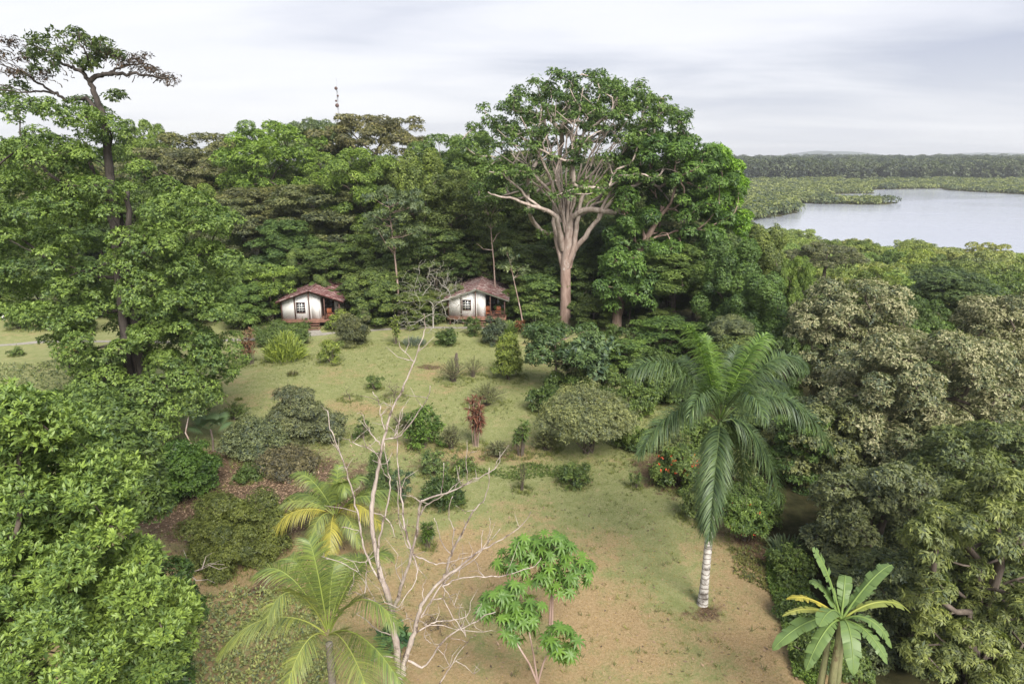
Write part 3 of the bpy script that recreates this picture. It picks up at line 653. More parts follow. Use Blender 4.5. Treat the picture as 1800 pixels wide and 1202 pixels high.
hero('giant_spreading_tree', 'giant spreading tree with pale bare boughs and a domed crown, right of the bungalows', tuple(base), tr, 0.58, Cb, Rb, 0.22, (0.115, 0.19, 0.055), bm=M_GIANT, rtip=0.05, seg=1.1, W=0.13, cover=1.25, extra=big_extra, bias=0.12, seed=1, low=-0.5, bump=0.35, shell=0.6, cull=0.0, tmean=0.45)
# -- bright green tree behind it on the right
rng = np.random.default_rng(22)
b2 = gp(1083, 585); b2 = np.array([b2[0], b2[1], float(terrain0(b2[0], b2[1]))]); D2 = b2[1]+1
C2 = region(rng, 230, [(240, 1120, 1215), (270, 1090, 1260), (310, 1090, 1290), (360, 1080, 1305), (420, 1070, 1305), (470, 1060, 1270), (520, 1050, 1190), (548, 1060, 1150)], D2+2, 6.5)
C2 = np.vstack([C2, region(rng, 26, [(430, 1070, 1160), (500, 1050, 1170), (545, 1060, 1130)], D2-4, 1.5)])
r2 = 0.7+0.6*rng.random(len(C2))
hero('second_spreading_tree', 'dense green dome of a tree hanging low beside the giant spreading tree', tuple(b2), [b2+np.array([0, 0, -.5]), b2+np.array([0, 0, 2.0]), pt(1092, 530, b2[1]), pt(1105, 480, D2), pt(1130, 430, D2), pt(1160, 380, D2)], 0.5, C2, np.column_stack([r2, r2, r2*0.7]), 0.27, (0.105, 0.19, 0.05), bm=M_BARK_RED, cover=1.9, seed=2, low=-0.6, droop=0.9, bump=0.3, tmean=0.42)
C2 = region(rng, 80, [(262, 1215, 1265), (290, 1222, 1295), (340, 1240, 1308), (400, 1250, 1310), (440, 1255, 1300), (470, 1255, 1285)], D2+4, 4.0)
r2 = 0.7+0.5*rng.random(len(C2)); b3 = np.array([C2[:, 0].mean(), D2+5, float(terrain0(C2[:, 0].mean(), D2+5))])
hero('broadleaf_tree', 'vivid light green tree at the right edge of the giant tree group, against the bay', tuple(b3), [b3+np.array([0, 0, -.5]), b3+np.array([0, 0, 5.0]), b3+np.array([0.2, 0, 10]), b3+np.array([0, 0, 14])], 0.3, C2, np.column_stack([r2, r2, r2*0.7]), 0.27, (0.15, 0.28, 0.035), cover=2.0, seed=3, low=-0.6, tmean=0.5)
# -- tall multi stemmed tree on the left
rng = np.random.default_rng(23)
DT = 46.0; bt = pt(262, 745, DT); bt = np.array([bt[0], DT, float(terrain0(bt[0], DT))])
C3f = region(rng, 60, [(540, 60, 300), (600, 110, 380), (660, 130, 380), (720, 140, 340), (770, 160, 300)], DT-3.2, 1.2)
C3 = region(rng, 390, [(185, 10, 165), (225, 0, 205), (270, -40, 205), (300, -40, 285), (340, -60, 330), (370, -60, 400), (420, -60, 425), (460, -50, 425), (510, -40, 420), (560, 20, 390), (600, 80, 410), (640, 110, 425), (680, 110, 385), (720, 120, 370), (760, 150, 300)], DT-0.5, 5.2)
C3 = np.vstack([C3f, C3]); r3 = 0.55+0.6*rng.random(len(C3))
kp = ~((np.abs(C3[:, 0]-pt(218, 480, DT)[0]-0.2) < 1.15) & (C3[:, 1] < DT-0.2) & (C3[:, 2] > pt(0, 560, DT)[2]) & (C3[:, 2] < pt(0, 400, DT)[2])); C3, r3 = C3[kp], r3[kp]
def left_extra(mb, o_):
    def br(L, r0, r1, n=4, k=7):
        P = densify([pt(x_, y_, DT+d_) for x_, y_, d_ in L], n)-o_; P[1:-1] += np.random.default_rng(len(L)).normal(size=(len(P)-2, 3))*0.04
        mb.tube(P, np.linspace(r0, r1, len(P)), k)
    # the tall leaning leader
    br([(250, 740, 0), (238, 640, -0.3), (226, 540, -0.6), (218, 470, -1.0), (205, 400, -1.0), (195, 330, -0.8), (190, 280, -0.5), (184, 230, -0.3), (177, 195, 0), (167, 165, 0), (158, 144, 0)], 0.42, 0.15)
    br([(262, 745, 0.2), (250, 650, -1.2), (240, 560, -1.6), (232, 490, -1.8), (228, 420, -1.6), (226, 370, -1.2), (222, 330, -.6)], 0.36, 0.14)
    br([(240, 745, 0.6), (222, 620, -1.3), (212, 520, -1.5), (204, 440, -1.6), (200, 395, -1.4), (186, 360, -1), (168, 320, -.6), (158, 285, 0), (150, 250, 0)], 0.34, 0.10)
    br([(275, 745, 0.4), (270, 690, -1.2), (262, 620, -1.2), (250, 560, -1.3), (246, 510, -1.2)], 0.26, 0.10)
    # flat top: right and left limbs
    br([(158, 144, 0), (172, 133, 0), (190, 131, -0.3), (215, 131, -0.5), (240, 129, -0.5), (262, 134, -0.5), (285, 137, -0.6), (308, 140, -0.6)], 0.17, 0.03)
    br([(190, 131, -0.3), (208, 119, 0.4), (232, 113, 0.8), (258, 112, 1), (285, 124, 1)], 0.09, 0.025)
    br([(158, 144, 0), (146, 128, 0.5), (130, 118, 1), (110, 112, 1.2), (85, 92, 1.4), (60, 80, 1.2), (38, 78, 1)], 0.14, 0.03)
    br([(146, 128, 0.5), (155, 108, -0.6), (150, 90, -1.2), (138, 72, -1.4)], 0.09, 0.03)
    br([(177, 195, 0), (150, 172, 0.6), (120, 180, 1.4), (100, 165, 1.6), (75, 150, 1.6), (45, 132, 1.2), (15, 118, 1), (-15, 110, .6)], 0.13, 0.03)
    br([(100, 165, 1.6), (70, 160, 1.2), (40, 162, .6), (5, 158, 0), (-25, 150, 0)], 0.08, 0.025)
    # fine bare twigs of the flat top
    r_ = np.random.default_rng(5)
    ends = [(x_, y_) for x_, y_ in zip(r_.uniform(-15, 300, 130), r_.uniform(0, 1, 130))]
    for x_, f_ in ends:
        up_ = np.interp(x_, [-20, 40, 90, 140, 200, 250, 305], [78, 74, 48, 54, 82, 100, 130]); lo = np.interp(x_, [-20, 40, 100, 150, 200, 305], [158, 158, 160, 120, 128, 140])
        y_ = up_+(lo-up_)*f_; lx = x_+(160-x_)*0.14; ly = y_+r_.uniform(4, 14); d_ = r_.uniform(-2.5, 2.5)
        br([(lx, ly, d_), (x_*0.45+lx*0.55, y_+3+r_.uniform(-2, 2), d_), (x_, y_, d_+r_.uniform(-.4, .4))], 0.035, 0.012, 2, 4)
    for x_, y_ in [(214, 272), (437, 560)]: pass
    P = densify([pt(214, 302, DT-1.6), pt(210, 272, DT-1.6)], 2)-o_
tgt = C3[rng.permutation(len(C3))[:70]]
Ct, Rt_ = cloud(rng, [(60, 82), (80, 62), (100, 58), (128, 58), (150, 70), (168, 76), (95, 80), (120, 84), (70, 100), (100, 106), (60, 112), (132, 98), (186, 78), (160, 92), (175, 102), (200, 96), (55, 148), (32, 160), (10, 158), (60, 60), (206, 168), (192, 172), (88, 118), (148, 108)], DT+0.5, 2.0, 0.55, per=2, zf=0.42)
e = hero('tall_multistem_tree', 'tall multi stemmed tree with a thin flat bare topped crown, left of the lawn', tuple(bt), [bt+np.array([0, 0, -.5]), bt+np.array([0, 0, 1.5]), pt(255, 660, DT), pt(240, 560, DT), pt(225, 470, DT), pt(212, 390, DT), pt(200, 330, DT), pt(192, 270, DT)], 0.55, C3, np.column_stack([r3, r3, r3*0.6]), 0.15, (0.15, 0.23, 0.065), bm=M_DARKBARK, targets=np.vstack([tgt]), extra=left_extra, cover=1.5, seed=4, W=0.08, low=-0.4, tip=0.7, droop=0.9, bump=0.25, tmean=0.46, K=7)
rngx = np.random.default_rng(8)
foliage(rngx, Ct-bt, Rt_, 0.22, 0.12, cover=0.62, K=4, cull=0, shell=0.8, low=-1, tmean=0.45).build('top_foliage', M_LEAF, e, (0.085, 0.125, 0.040))
Cp, Rp = cloud(rng, [(165, 88), (185, 92), (205, 96), (225, 104), (246, 112), (262, 120), (280, 130), (296, 138), (240, 100), (215, 110), (20, 120), (45, 100), (0, 92), (20, 80), (75, 135), (30, 140)], DT+0.5, 1.8, 0.6, per=2, zf=0.4)
foliage(rngx, Cp-bt, Rp, 0.13, 0.07, cover=0.34, K=4, cull=0, shell=0.9, low=-1, tmean=0.5).build('withered_foliage', M_LEAF, e, (0.085, 0.062, 0.052))
# -- nearest tree bottom left
rng = np.random.default_rng(24); DN = 15.5
bn = pt(70, 1250, DN); bn = np.array([bn[0], DN, 0.0])
C4 = region(rng, 150, [(700, -60, 60), (745, -60, 130), (800, -60, 170), (850, -60, 225), (900, -60, 262), (960, -60, 285), (1010, -60, 255), (1060, -60, 300), (1110, -60, 320), (1160, -60, 290), (1230, -60, 290)], DN, 2.4)
r4 = 0.36+0.36*rng.random(len(C4))
hero('glossy_leaved_tree', 'nearest tree at the bottom left corner with bright rosettes of glossy leaves', tuple(bn), [bn+np.array([0, 0, -.3]), bn+np.array([0.1, 0, 2.0]), bn+np.array([0.0, 0, 4.0]), bn+np.array([-.2, 0, 6]), bn+np.array([-.3, 0, 8])], 0.17, C4, np.column_stack([r4, r4, r4*0.85]), 0.115, (0.165, 0.255, 0.07), lm=M_PALM, W=0.038, K=9, shape='e', cover=1.9, seed=5, tip=1.05, droop=0.02, out=0.6, up=0.75, low=-0.7, rtip=0.02, seg=.5, bump=0.3, tmean=0.45, shell=0.5, cull=0.6)
# darker back part of the same corner: the shaded tree behind it
C5 = region(rng, 60, [(690, 60, 130), (740, 90, 250), (800, 120, 250), (850, 150, 265), (900, 200, 280)], 27, 2.5)
r5 = 0.5+0.4*rng.random(len(C5)); b5 = np.array([C5[:, 0].mean(), 27, 0.0])
hero('broadleaf_tree', 'soft green tree between the nearest glossy tree and the tall multi stemmed tree', tuple(b5), [b5, b5+np.array([0, 0, 2.5]), b5+np.array([0, 0, 5])], 0.16, C5, np.column_stack([r5, r5, r5*0.7]), 0.17, (0.105, 0.165, 0.048), W=0.07, cover=1.7, seed=6, low=-0.5, rtip=0.02, seg=.7)
C5 = region(rng, 34, [(1000, 230, 300), (1050, 210, 340), (1100, 230, 345), (1150, 230, 330), (1200, 230, 330)], 18.5, 1.3)
r5 = 0.35+0.25*rng.random(len(C5)); b5 = np.array([C5[:, 0].mean(), 18.5, 0.0])
hero('small_leaved_tree', 'small leaved dark green tree beside the nearest glossy tree, above the pale groundcover', tuple(b5), [b5, b5+np.array([0, 0, 1.5]), b5+np.array([0, 0, 3])], 0.09, C5, np.column_stack([r5, r5, r5*0.8]), 0.12, (0.075, 0.135, 0.035), W=0.05, cover=1.7, seed=7, low=-0.5, rtip=0.012, seg=.5)
# -- the trees on the right
def rtree(label, px, pytop, pybot, wpx, D, color, seed, L=0.3, lm=None, n=70, r=1.2, zf=0.6, name='broadleaf_tree', bm=None, prof=None, cover=1.8, dd=None, **kw):
    rng = np.random.default_rng(seed); h = pybot-pytop
    prof = prof or [(pytop+h*0.05, px-wpx*0.22, px+wpx*0.22), (pytop+h*0.2, px-wpx*0.40, px+wpx*0.40), (pytop+h*0.45, px-wpx*0.48, px+wpx*0.48), (pytop+h*0.75, px-wpx*0.44, px+wpx*0.44), (pybot, px-wpx*0.3, px+wpx*0.3)]
    n = int(n*1.6); C = region(rng, n, prof, D, dd or wpx*D/1165*0.42); rr = 0.8*r*(0.7+0.6*rng.random(n)); bx = C[:, 0].mean(); z = float(terrain0(bx, D)); b_ = np.array([bx, D, z])
    zt = C[:, 2].max(); zb = max(z+1, C[:, 2].min()-1)
    return hero(name, label, tuple(b_), [b_+np.array([0, 0, -.5]), b_+np.array([.1, 0, (zb-z)*0.5]), b_+np.array([-.1, 0.1, zb-z]), b_+np.array([0.2, 0, (zb-z)*0.5+(zt-z)*0.5])], 0.32, C, np.column_stack([rr, rr, rr*zf]), L, color, lm=lm, bm=bm, cover=cover, seed=seed, **kw)
BG = (0.175, 0.205, 0.10)
rtree('pinkish beige flowering tree between the royal palm and the mangroves', 1505, 485, 690, 225, 54, BG, 31, L=0.19, lm=M_BEIGE, n=80, r=1.2, seg=1.2, tmean=0.5)
rtree('broad beige flowering tree filling the right middle of the slope', 1640, 585, 830, 380, 41, BG, 32, L=0.155, lm=M_BEIGE, n=125, r=1.1, seg=1.2, tmean=0.52)
rtree('beige flowering tree at the right edge above the dark bough', 1775, 515, 740, 210, 47, (0.15, 0.17, 0.08), 33, L=0.17, lm=M_BEIGE, n=70, r=1.2, seg=1.2, tmean=0.48)
rtree('grey olive tree below the broad beige tree, left part', 1470, 700, 880, 170, 39, (0.16, 0.185, 0.09), 34, L=0.16, n=62, r=0.95, tmean=0.5, bump=0.3)
rtree('dull grey green tree behind the banana plant', 1555, 815, 1030, 270, 30, (0.16, 0.19, 0.10), 35, L=0.13, n=90, r=0.8, tmean=0.45, bump=0.3)
rtree('dark green tree right of the banana plant in shade', 1590, 960, 1230, 200, 24, (0.125, 0.16, 0.08), 36, L=0.12, n=70, r=0.65)
rtree('olive bush tree between the hanging palm fronds and dark hollow', 1352, 760, 870, 110, 42, OL, 37, L=0.2, n=36, r=0.8)
rtree('deep green tree under the dark bough at the right edge', 1730, 745, 920, 240, 33, (0.14, 0.18, 0.075), 38, L=0.15, n=60, r=0.95)
rng = np.random.default_rng(39)
rtree('feathery leaved light green tree at the bottom right corner', 1720, 850, 1230, 300, 22.5, (0.18, 0.22, 0.085), 39, L=0.16, n=100, r=0.62, zf=0.55, prof=[(830, 1730, 1860), (880, 1650, 1880), (950, 1600, 1880), (1050, 1600, 1880), (1150, 1590, 1880), (1230, 1590, 1880)], W=0.045, K=12, tip=0.35, droop=1.1, cover=2.4, bump=0.35, tmean=0.5, low=-0.6)
e = empty('fallen_bough', tuple(pt(1790, 800, 38))); tag(e, 'dark bare bough curving down in front of the beige tree at the right edge', 'bough')
mb = MB(); o_ = pt(1790, 800, 38); mb.tube(densify([pt(1740, 735, 38), pt(1762, 748, 37.6), pt(1778, 768, 37.4), (pt(1788, 800, 37.6)), pt(1796, 850, 38)], 3)-o_, np.linspace(.07, .2, 13), 7); mb.build('branch', M_DARKBARK, e, smooth=True)
# ================================================================ BUNGALOWS
M_WALL = solid('white_wall', (0.82, 0.81, 0.80), 0.8, 0.06, 1.5)
M_TIMBER = solid('dark_timber', (0.085, 0.045, 0.035), 0.6, 0.3, 3.0)
M_DECK = solid('deck_boards', (0.20, 0.105, 0.075), 0.75, 0.35, 2.5)
M_DOOR = solid('dark_door', (0.028, 0.02, 0.018), 0.4, 0.3, 4.0)
M_GLASS = solid('window_glass', (0.035, 0.04, 0.05), 0.12, 0.2, 2.0, 0.7)
M_WHITE = solid('white_trim', (0.78, 0.78, 0.76), 0.6, 0.05, 3.0)
M_CHAIR = solid('chair_wood', (0.36, 0.12, 0.055), 0.55, 0.2, 8.0)
def roof_mat(name, amt, pale):
    m, t, o = mat(name); tcx = N(t, 'ShaderNodeTexCoord').outputs['Object']
    g = noise(t, 2.2, 6, 0.7, stretch=(0.45, 3.6, 0.5)); g2 = noise(t, 14.0, 4, 0.7)
    a = N(t, 'ShaderNodeMath', operation='MULTIPLY_ADD', ins={1: 0.45}); t.links.new(g2, a.inputs[0]); t.links.new(g, a.inputs[2])
    at = N(t, 'ShaderNodeAttribute', attribute_name='tint'); a2 = N(t, 'ShaderNodeMath', operation='MULTIPLY_ADD', ins={1: 0.12}); t.links.new(at.outputs['Fac'], a2.inputs[0]); t.links.new(a.outputs[0], a2.inputs[2])
    r = ramp(t, [(amt-0.18, (0.075, 0.03, 0.03)), (amt, (0.16, 0.06, 0.058)), (amt+0.06, (0.32, 0.22, 0.2)), (amt+0.14, pale)]); t.links.new(a2.outputs[0], r.inputs[0])
    p = N(t, 'ShaderNodeBsdfPrincipled', ins={'Roughness': 0.85, 'Specular IOR Level': 0.2}); t.links.new(r.outputs[0], p.inputs['Base Color']); t.links.new(p.outputs[0], o.inputs[0]); return m
M_ROOF1 = roof_mat('maroon_tiles', 0.80, (0.52, 0.42, 0.40)); M_ROOF2 = roof_mat('weathered_tiles', 0.76, (0.52, 0.44, 0.42))
def bungalow(px, py, ang, label, roofmat, mir, edge):
    g = gp(px, py); e = empty('bungalow', (g[0], g[1], float(terrain0(g[0], g[1]))), R(ang)); tag(e, label, 'bungalow'); e.scale = (1.06, 1.1, 1.12)
    dz = 0.78; rng = np.random.default_rng(int(px))
    W2, Yf, Yb = 3.6, -0.25, 8.2; rz = dz+3.15; rise = 1.2; sl = rise/W2
    # roof: overlapping tile courses down each slope, a soffit below
    b = MB(); nc = 13
    for s_ in (-1, 1):
        for k in range(nc):
            x0, x1 = W2*k/nc, W2*(k+1)/nc+0.06; z0 = rz-x0*sl; z1 = rz-x1*sl+0.0
            ny_ = 32; ys = np.linspace(Yf, Yb, ny_+1)
            for j in range(ny_):
                y0, y1 = ys[j], ys[j+1]-0.012; t_ = rng.random(); h_ = 0.05+0.012*rng.random()
                a_ = [(s_*x0, y0, z0), (s_*x1, y0, z1+h_), (s_*x1, y1, z1+h_), (s_*x0, y1, z0)]
                lo = [(q[0], q[1], q[2]-0.05) for q in a_]
                b.add(a_+lo, [[0, 1, 2, 3], [0, 4, 5, 1], [1, 5, 6, 2], [2, 6, 7, 3]], t_)
    rf = b.build('roof', roofmat, e)
    b = MB(); y = Yf-0.02
    while y < Yb: b.tube([(0, y, rz+0.03), (0, y+0.36, rz+0.045)], 0.085, 8, rng.random()*0.4+0.5); y += 0.33
    b.build('ridge_cap', roofmat, rf)
    b = MB()
    for s_ in (-1, 1):
        b.add([(0, Yf-.03, rz-0.06), (s_*(W2+.05), Yf-.03, rz-rise-0.07), (s_*(W2+.05), Yf-.03, rz-rise-0.22), (0, Yf-.03, rz-0.21), (0, Yf+.02, rz-0.06), (s_*(W2+.05), Yf+.02, rz-rise-0.07), (s_*(W2+.05), Yf+.02, rz-rise-0.22), (0, Yf+.02, rz-0.21)], [[0, 1, 2, 3], [4, 5, 6, 7], [3, 2, 6, 7], [0, 1, 5, 4]])
        b.box(min(s_*W2, s_*(W2+.05)), max(s_*W2, s_*(W2+.05)), Yf+.03, Yb, rz-rise-0.18, rz-rise-0.03)
    b.build('fascia', edge, rf)
    # walls: left bay flush with the porch, right bay set back behind the porch
    def gz(x): return rz-abs(x)*sl-0.09
    b = MB(); x0, x1, x2 = -3.15, 0.85, 3.05; yf, yr, yb = 0.42, 1.9, 7.6; th = 0.1
    def wallseg(xa, xb, y):
        xs = [xa]+([0] if xa < 0 < xb else [])+[xb]
        for a_, c_ in zip(xs[:-1], xs[1:]):
            V = [(a_, y, dz), (c_, y, dz), (c_, y, gz(c_)), (a_, y, gz(a_))]; V += [(q[0], y+th, q[2]) for q in V]
            b.add(V, [[0, 1, 2, 3], [7, 6, 5, 4], [0, 4, 5, 1], [3, 2, 6, 7], [0, 3, 7, 4], [1, 5, 6, 2]])
    wallseg(x0, x1, yf); wallseg(x1+th, x2, yr); wallseg(x0, x2, yb)
    b.box(x0, x0+th, yf+th, yb, dz, gz(x0)); b.box(x1, x1+th, yf+th+.002, yr+th, dz, gz(x1+th)); b.box(x2-th, x2, yr+th, yb, dz, gz(x2))
    b.build('wall', M_WALL, e)
    # timber posts, wall battens
    for xx, yy in [(-0.1, -0.05), (1.55, -0.05), (3.15, 0.0), (-1.75, 0.32), (-3.2, 0.32), (3.15, 3.0)]:
        p_ = MB(); p_.box(xx-0.06, xx+0.06, yy-0.06, yy+0.06, 0 if yy < 0.1 else dz, gz(xx)); p_.build('post', M_TIMBER, e)
    b = MB(); b.box(-3.3, 3.3, -0.2, 1.9, dz-0.09, dz); 
    for k in range(14): b.box(-3.3, 3.3, -0.2+k*0.15, -0.2+k*0.15+0.135, dz+0.001, dz+0.022, rng.random())
    b.box(-3.28, 3.28, -0.19, -0.15, dz-0.26, dz-0.091); b.box(-3.3, -3.2, -0.1, 6.0, dz-0.26, dz-0.091); b.box(3.2, 3.3, -0.1, 6.0, dz-0.26, dz-0.091); b.box(-3.19, 3.19, 1.91, 6.0, dz-0.12, dz-0.002)
    b.build('deck', M_DECK, e)
    for xx in (-3.0, -1.5, 0.0, 1.6, 3.0):
        for yy in (0.1, 3.0, 5.8):
            p_ = MB(); p_.box(xx-0.07, xx+0.07, yy-0.07, yy+0.07, -0.3, dz-0.27); p_.build('stilt', M_TIMBER, e)
    st = MB(); sx = 0.35
    for k in range(4):
        z_ = dz*(1-(k+1)/4.6); st.box(sx-0.7, sx+0.7, -0.5-k*0.3, -0.22-k*0.3, z_-0.04, z_)
    st.box(sx-0.76, sx-0.705, -1.45, -0.21, 0.0, 0.18); st.box(sx+0.705, sx+0.76, -1.45, -0.21, 0.0, 0.18)
    st.build('steps', M_DECK, e)
    # window with white glazing bars
    wx0, wx1, wz0, wz1 = -1.55, -0.72, dz+0.72, dz+1.72
    f = MB()
    for q in ((wx0-.08, wx1+.08, wz0-.08, wz0), (wx0-.08, wx1+.08, wz1, wz1+.08), (wx0-.08, wx0, wz0+.001, wz1-.001), (wx1, wx1+.08, wz0+.001, wz1-.001)): f.box(q[0], q[1], yf-0.06, yf-0.003, q[2], q[3])
    wn = f.build('window', M_TIMBER, e); f = MB(); f.box(wx0, wx1, yf-0.025, yf-0.004, wz0, wz1); f.build('pane', M_GLASS, wn); f = MB()
    for k in range(1, 3): xx = wx0+(wx1-wx0)*k/3; f.box(xx-.018, xx+.018, yf-.045, yf-.027, wz0, wz1)
    for k in range(1, 4): zz = wz0+(wz1-wz0)*k/4; f.box(wx0, wx1, yf-.048, yf-.028, zz-(.03 if k == 2 else .016), zz+(.03 if k == 2 else .016))
    f.build('glazing_bars', M_WHITE, wn)
    # dark double door in the recess plus its frame
    d = MB(); d.box(1.05, 2.15, yr-0.05, yr-0.004, dz+.02, dz+1.95); dr = d.build('door', M_DOOR, e)
    d = MB()
    for a_, c_ in ((0.97, 1.045), (2.155, 2.23)): d.box(a_, c_, yr-0.09, yr-0.003, dz, dz+2.02)
    d.box(1.05, 2.15, yr-0.09, yr-0.003, dz+1.955, dz+2.02); d.build('door_frame', M_TIMBER, dr)
    d = MB()
    for k in range(2):
        for j in range(3): d.box(1.12+k*0.55, 1.5+k*0.55, yr-0.056, yr-0.051, dz+0.5+j*0.46, dz+0.88+j*0.46)
    d.build('door_glass', M_GLASS, dr)
    # porch rail on the right
    d = MB(); d.box(1.65, 3.08, -0.1, -0.04, dz+0.62, dz+0.7)
    for k in range(9): d.box(1.7+k*0.16, 1.74+k*0.16, -0.09, -0.05, dz+.022, dz+0.62)
    d.build('porch_rail', M_TIMBER, e)
    return e
b1 = bungalow(548, 575, 3.0, 'white walled bungalow under a maroon tiled roof, the left of the two', M_ROOF1, 1, M_TIMBER)
b2_ = bungalow(838, 570, -2.0, 'white walled bungalow with paler weathered roof, half hidden by the bare twiggy tree', M_ROOF2, 1, M_WHITE)
def chair(par, x, y, rz, label):
    b = par; a = par.rotation_euler.z; c, s = math.cos(a), math.sin(a)
    e = empty('porch_chair', (b.location.x+1.1*(c*x-s*y), b.location.y+1.1*(s*x+c*y), b.location.z+0.802*1.12), a+rz); tag(e, label, 'chair', 'wooden chairs on the bungalow porches')
    m_ = MB(); m_.box(-.28, .28, -.26, .26, .38, .42)
    m_.build('seat', M_CHAIR, e); m_ = MB()
    for k in range(6): xx = -.26+k*.095; m_.box(xx, xx+.06, .27+.0, .30, .44, 1.08)
    m_.box(-.28, .3, .265, .305, 1.081, 1.14); m_.build('backrest', M_CHAIR, e)
    for sx in (-.3, .26):
        for sy in (-.26, .22): m_ = MB(); m_.box(sx, sx+.04, sy, sy+.04, 0, .60 if sy < 0 else .44); m_.build('leg', M_CHAIR, e)
        m_ = MB(); m_.box(sx-.01, sx+.05, -.3, .26, .601, .63); m_.build('armrest', M_CHAIR, e)
chair(b1, 1.9, 0.6, 0.5, 'reddish wooden chair on the porch of the left bungalow')
chair(b2_, 1.25, 0.5, 0.3, 'reddish wooden chair by the porch post of the right bungalow')
chair(b2_, 2.25, 0.55, -0.4, 'red brown wooden chair farther right on the porch of the right bungalow')
# radio mast far behind the forest
M_METAL = solid('mast_metal', (0.30, 0.31, 0.33), 0.5, 0.15, 0.5, 0.4, 0.6)
Dm = 330.0; q = pt(596, 215, Dm); mz = -2.0
e = empty('radio_mast', (q[0], Dm, mz)); tag(e, 'thin lattice radio mast with round dishes rising behind the forest', 'mast')
topz = pt(592, 138, Dm)[2]-mz; b = MB()
for k in range(3):
    a_ = k*2.094; b.tube([(0.45*math.cos(a_), 0.45*math.sin(a_), 0), (0.3*math.cos(a_), 0.3*math.sin(a_), topz-5)], 0.07, 5)
zz = 0.0; k = 0
while zz < topz-6:
    f_ = 0.45-0.15*zz/topz; a0 = k*2.094; a1 = (k+1)*2.094; b.tube([(f_*math.cos(a0), f_*math.sin(a0), zz), (f_*math.cos(a1), f_*math.sin(a1), zz+1.2)], 0.05, 4); zz += 0.6; k += 1
b.tube([(0, 0, topz-6), (0, 0, topz)], 0.08, 5); b.build('lattice', M_METAL, e)
for py, r_, sx in ((156, 0.75, -0.2), (169, 0.5, 0.4), (178, 0.5, -0.5), (186, 0.9, -0.2)):
    z_ = pt(596, py, Dm)[2]-mz; d = MB(); d.tube([(sx, -0.5, z_), (sx, -0.9, z_)], [r_*0.5, r_], 14); d.tube([(sx, -0.91, z_), (sx, -1.0, z_)], [r_, r_*0.98], 14); d.tube([(sx, 0, z_), (sx, -0.6, z_)], .08, 5); d.build('dish', M_DARKM if 'M_DARKM' in globals() else M_TIMBER, e)
# ================================================================ PALMS
def bez(p0, p1, p2, p3, t): t = t[:, None]; return (1-t)**3*p0+3*(1-t)**2*t*p1+3*(1-t)*t*t*p2+t**3*p3
def frond_mesh(rng, base, tip, lift, n, ll, wd, hang, spread=0.3, vee=0.35, r0=0.03, start=0.12, t0=0.5, seg=4):
    mb = MB(); up = np.array([0, 0, 1.0]); d = tip-base
    c1 = base+d*0.30+up*lift; c2 = base+d*0.72+up*lift*0.95; tt = np.linspace(0, 1, 18); P = bez(base, c1, c2, tip, tt)
    mb.tube(P, np.linspace(r0, r0*0.15, 18), 5, t=0.95)
    s_ = np.linspace(start, 0.995, n); Q = bez(base, c1, c2, tip, s_); Tg = nrm(bez(base, c1, c2, tip, s_+0.004)-Q)
    Sd = nrm(np.cross(Tg, up)+1e-4); Un = np.cross(Sd, Tg)
    prof = np.interp(s_, [start, start+0.12, 0.5, 0.8, 1.0], [0.45, 0.85, 1.0, 0.75, 0.25])
    for sg in (-1, 1):
        a = np.interp(s_, [0, 0.6, 1], [0.35, 0.6, 1.1])+rng.normal(size=n)*0.06
        v_ = vee+spread*rng.normal(size=n)
        dr = nrm(Sd*sg*np.cos(a)[:, None]+Tg*np.sin(a)[:, None]+Un*v_[:, None]); L = ll*prof*(0.9+0.2*rng.random(n)); hg = hang*(0.7+0.6*rng.random(n))
        wv = nrm(Tg-dr*(Tg*dr).sum(1)[:, None]); wv = nrm(wv*0.85+np.cross(dr, wv)*0.5*sg)
        rows = []
        for k in range(seg+1):
            q = k/seg; c = Q+dr*(L*q*(1-0.25*hg*q))[:, None]-up*(hg*L*q*q)[:, None]; w_ = wd*(1.0, 1.15, 0.9, 0.6, 0.04)[min(4, int(q*4+.01))]*0.5
            rows += [c-wv*w_, c+wv*w_]
        V = np.stack(rows, 1).reshape(-1, 3); b_ = np.arange(n)[:, None]*(2*(seg+1)); f = np.concatenate([b_+np.array([0, 1, 3, 2])+2*k for k in range(seg)])
        ti = np.clip(t0+0.24*rng.normal(size=n), 0, 1); mb.add(V, f, np.tile(ti, seg))
    return mb
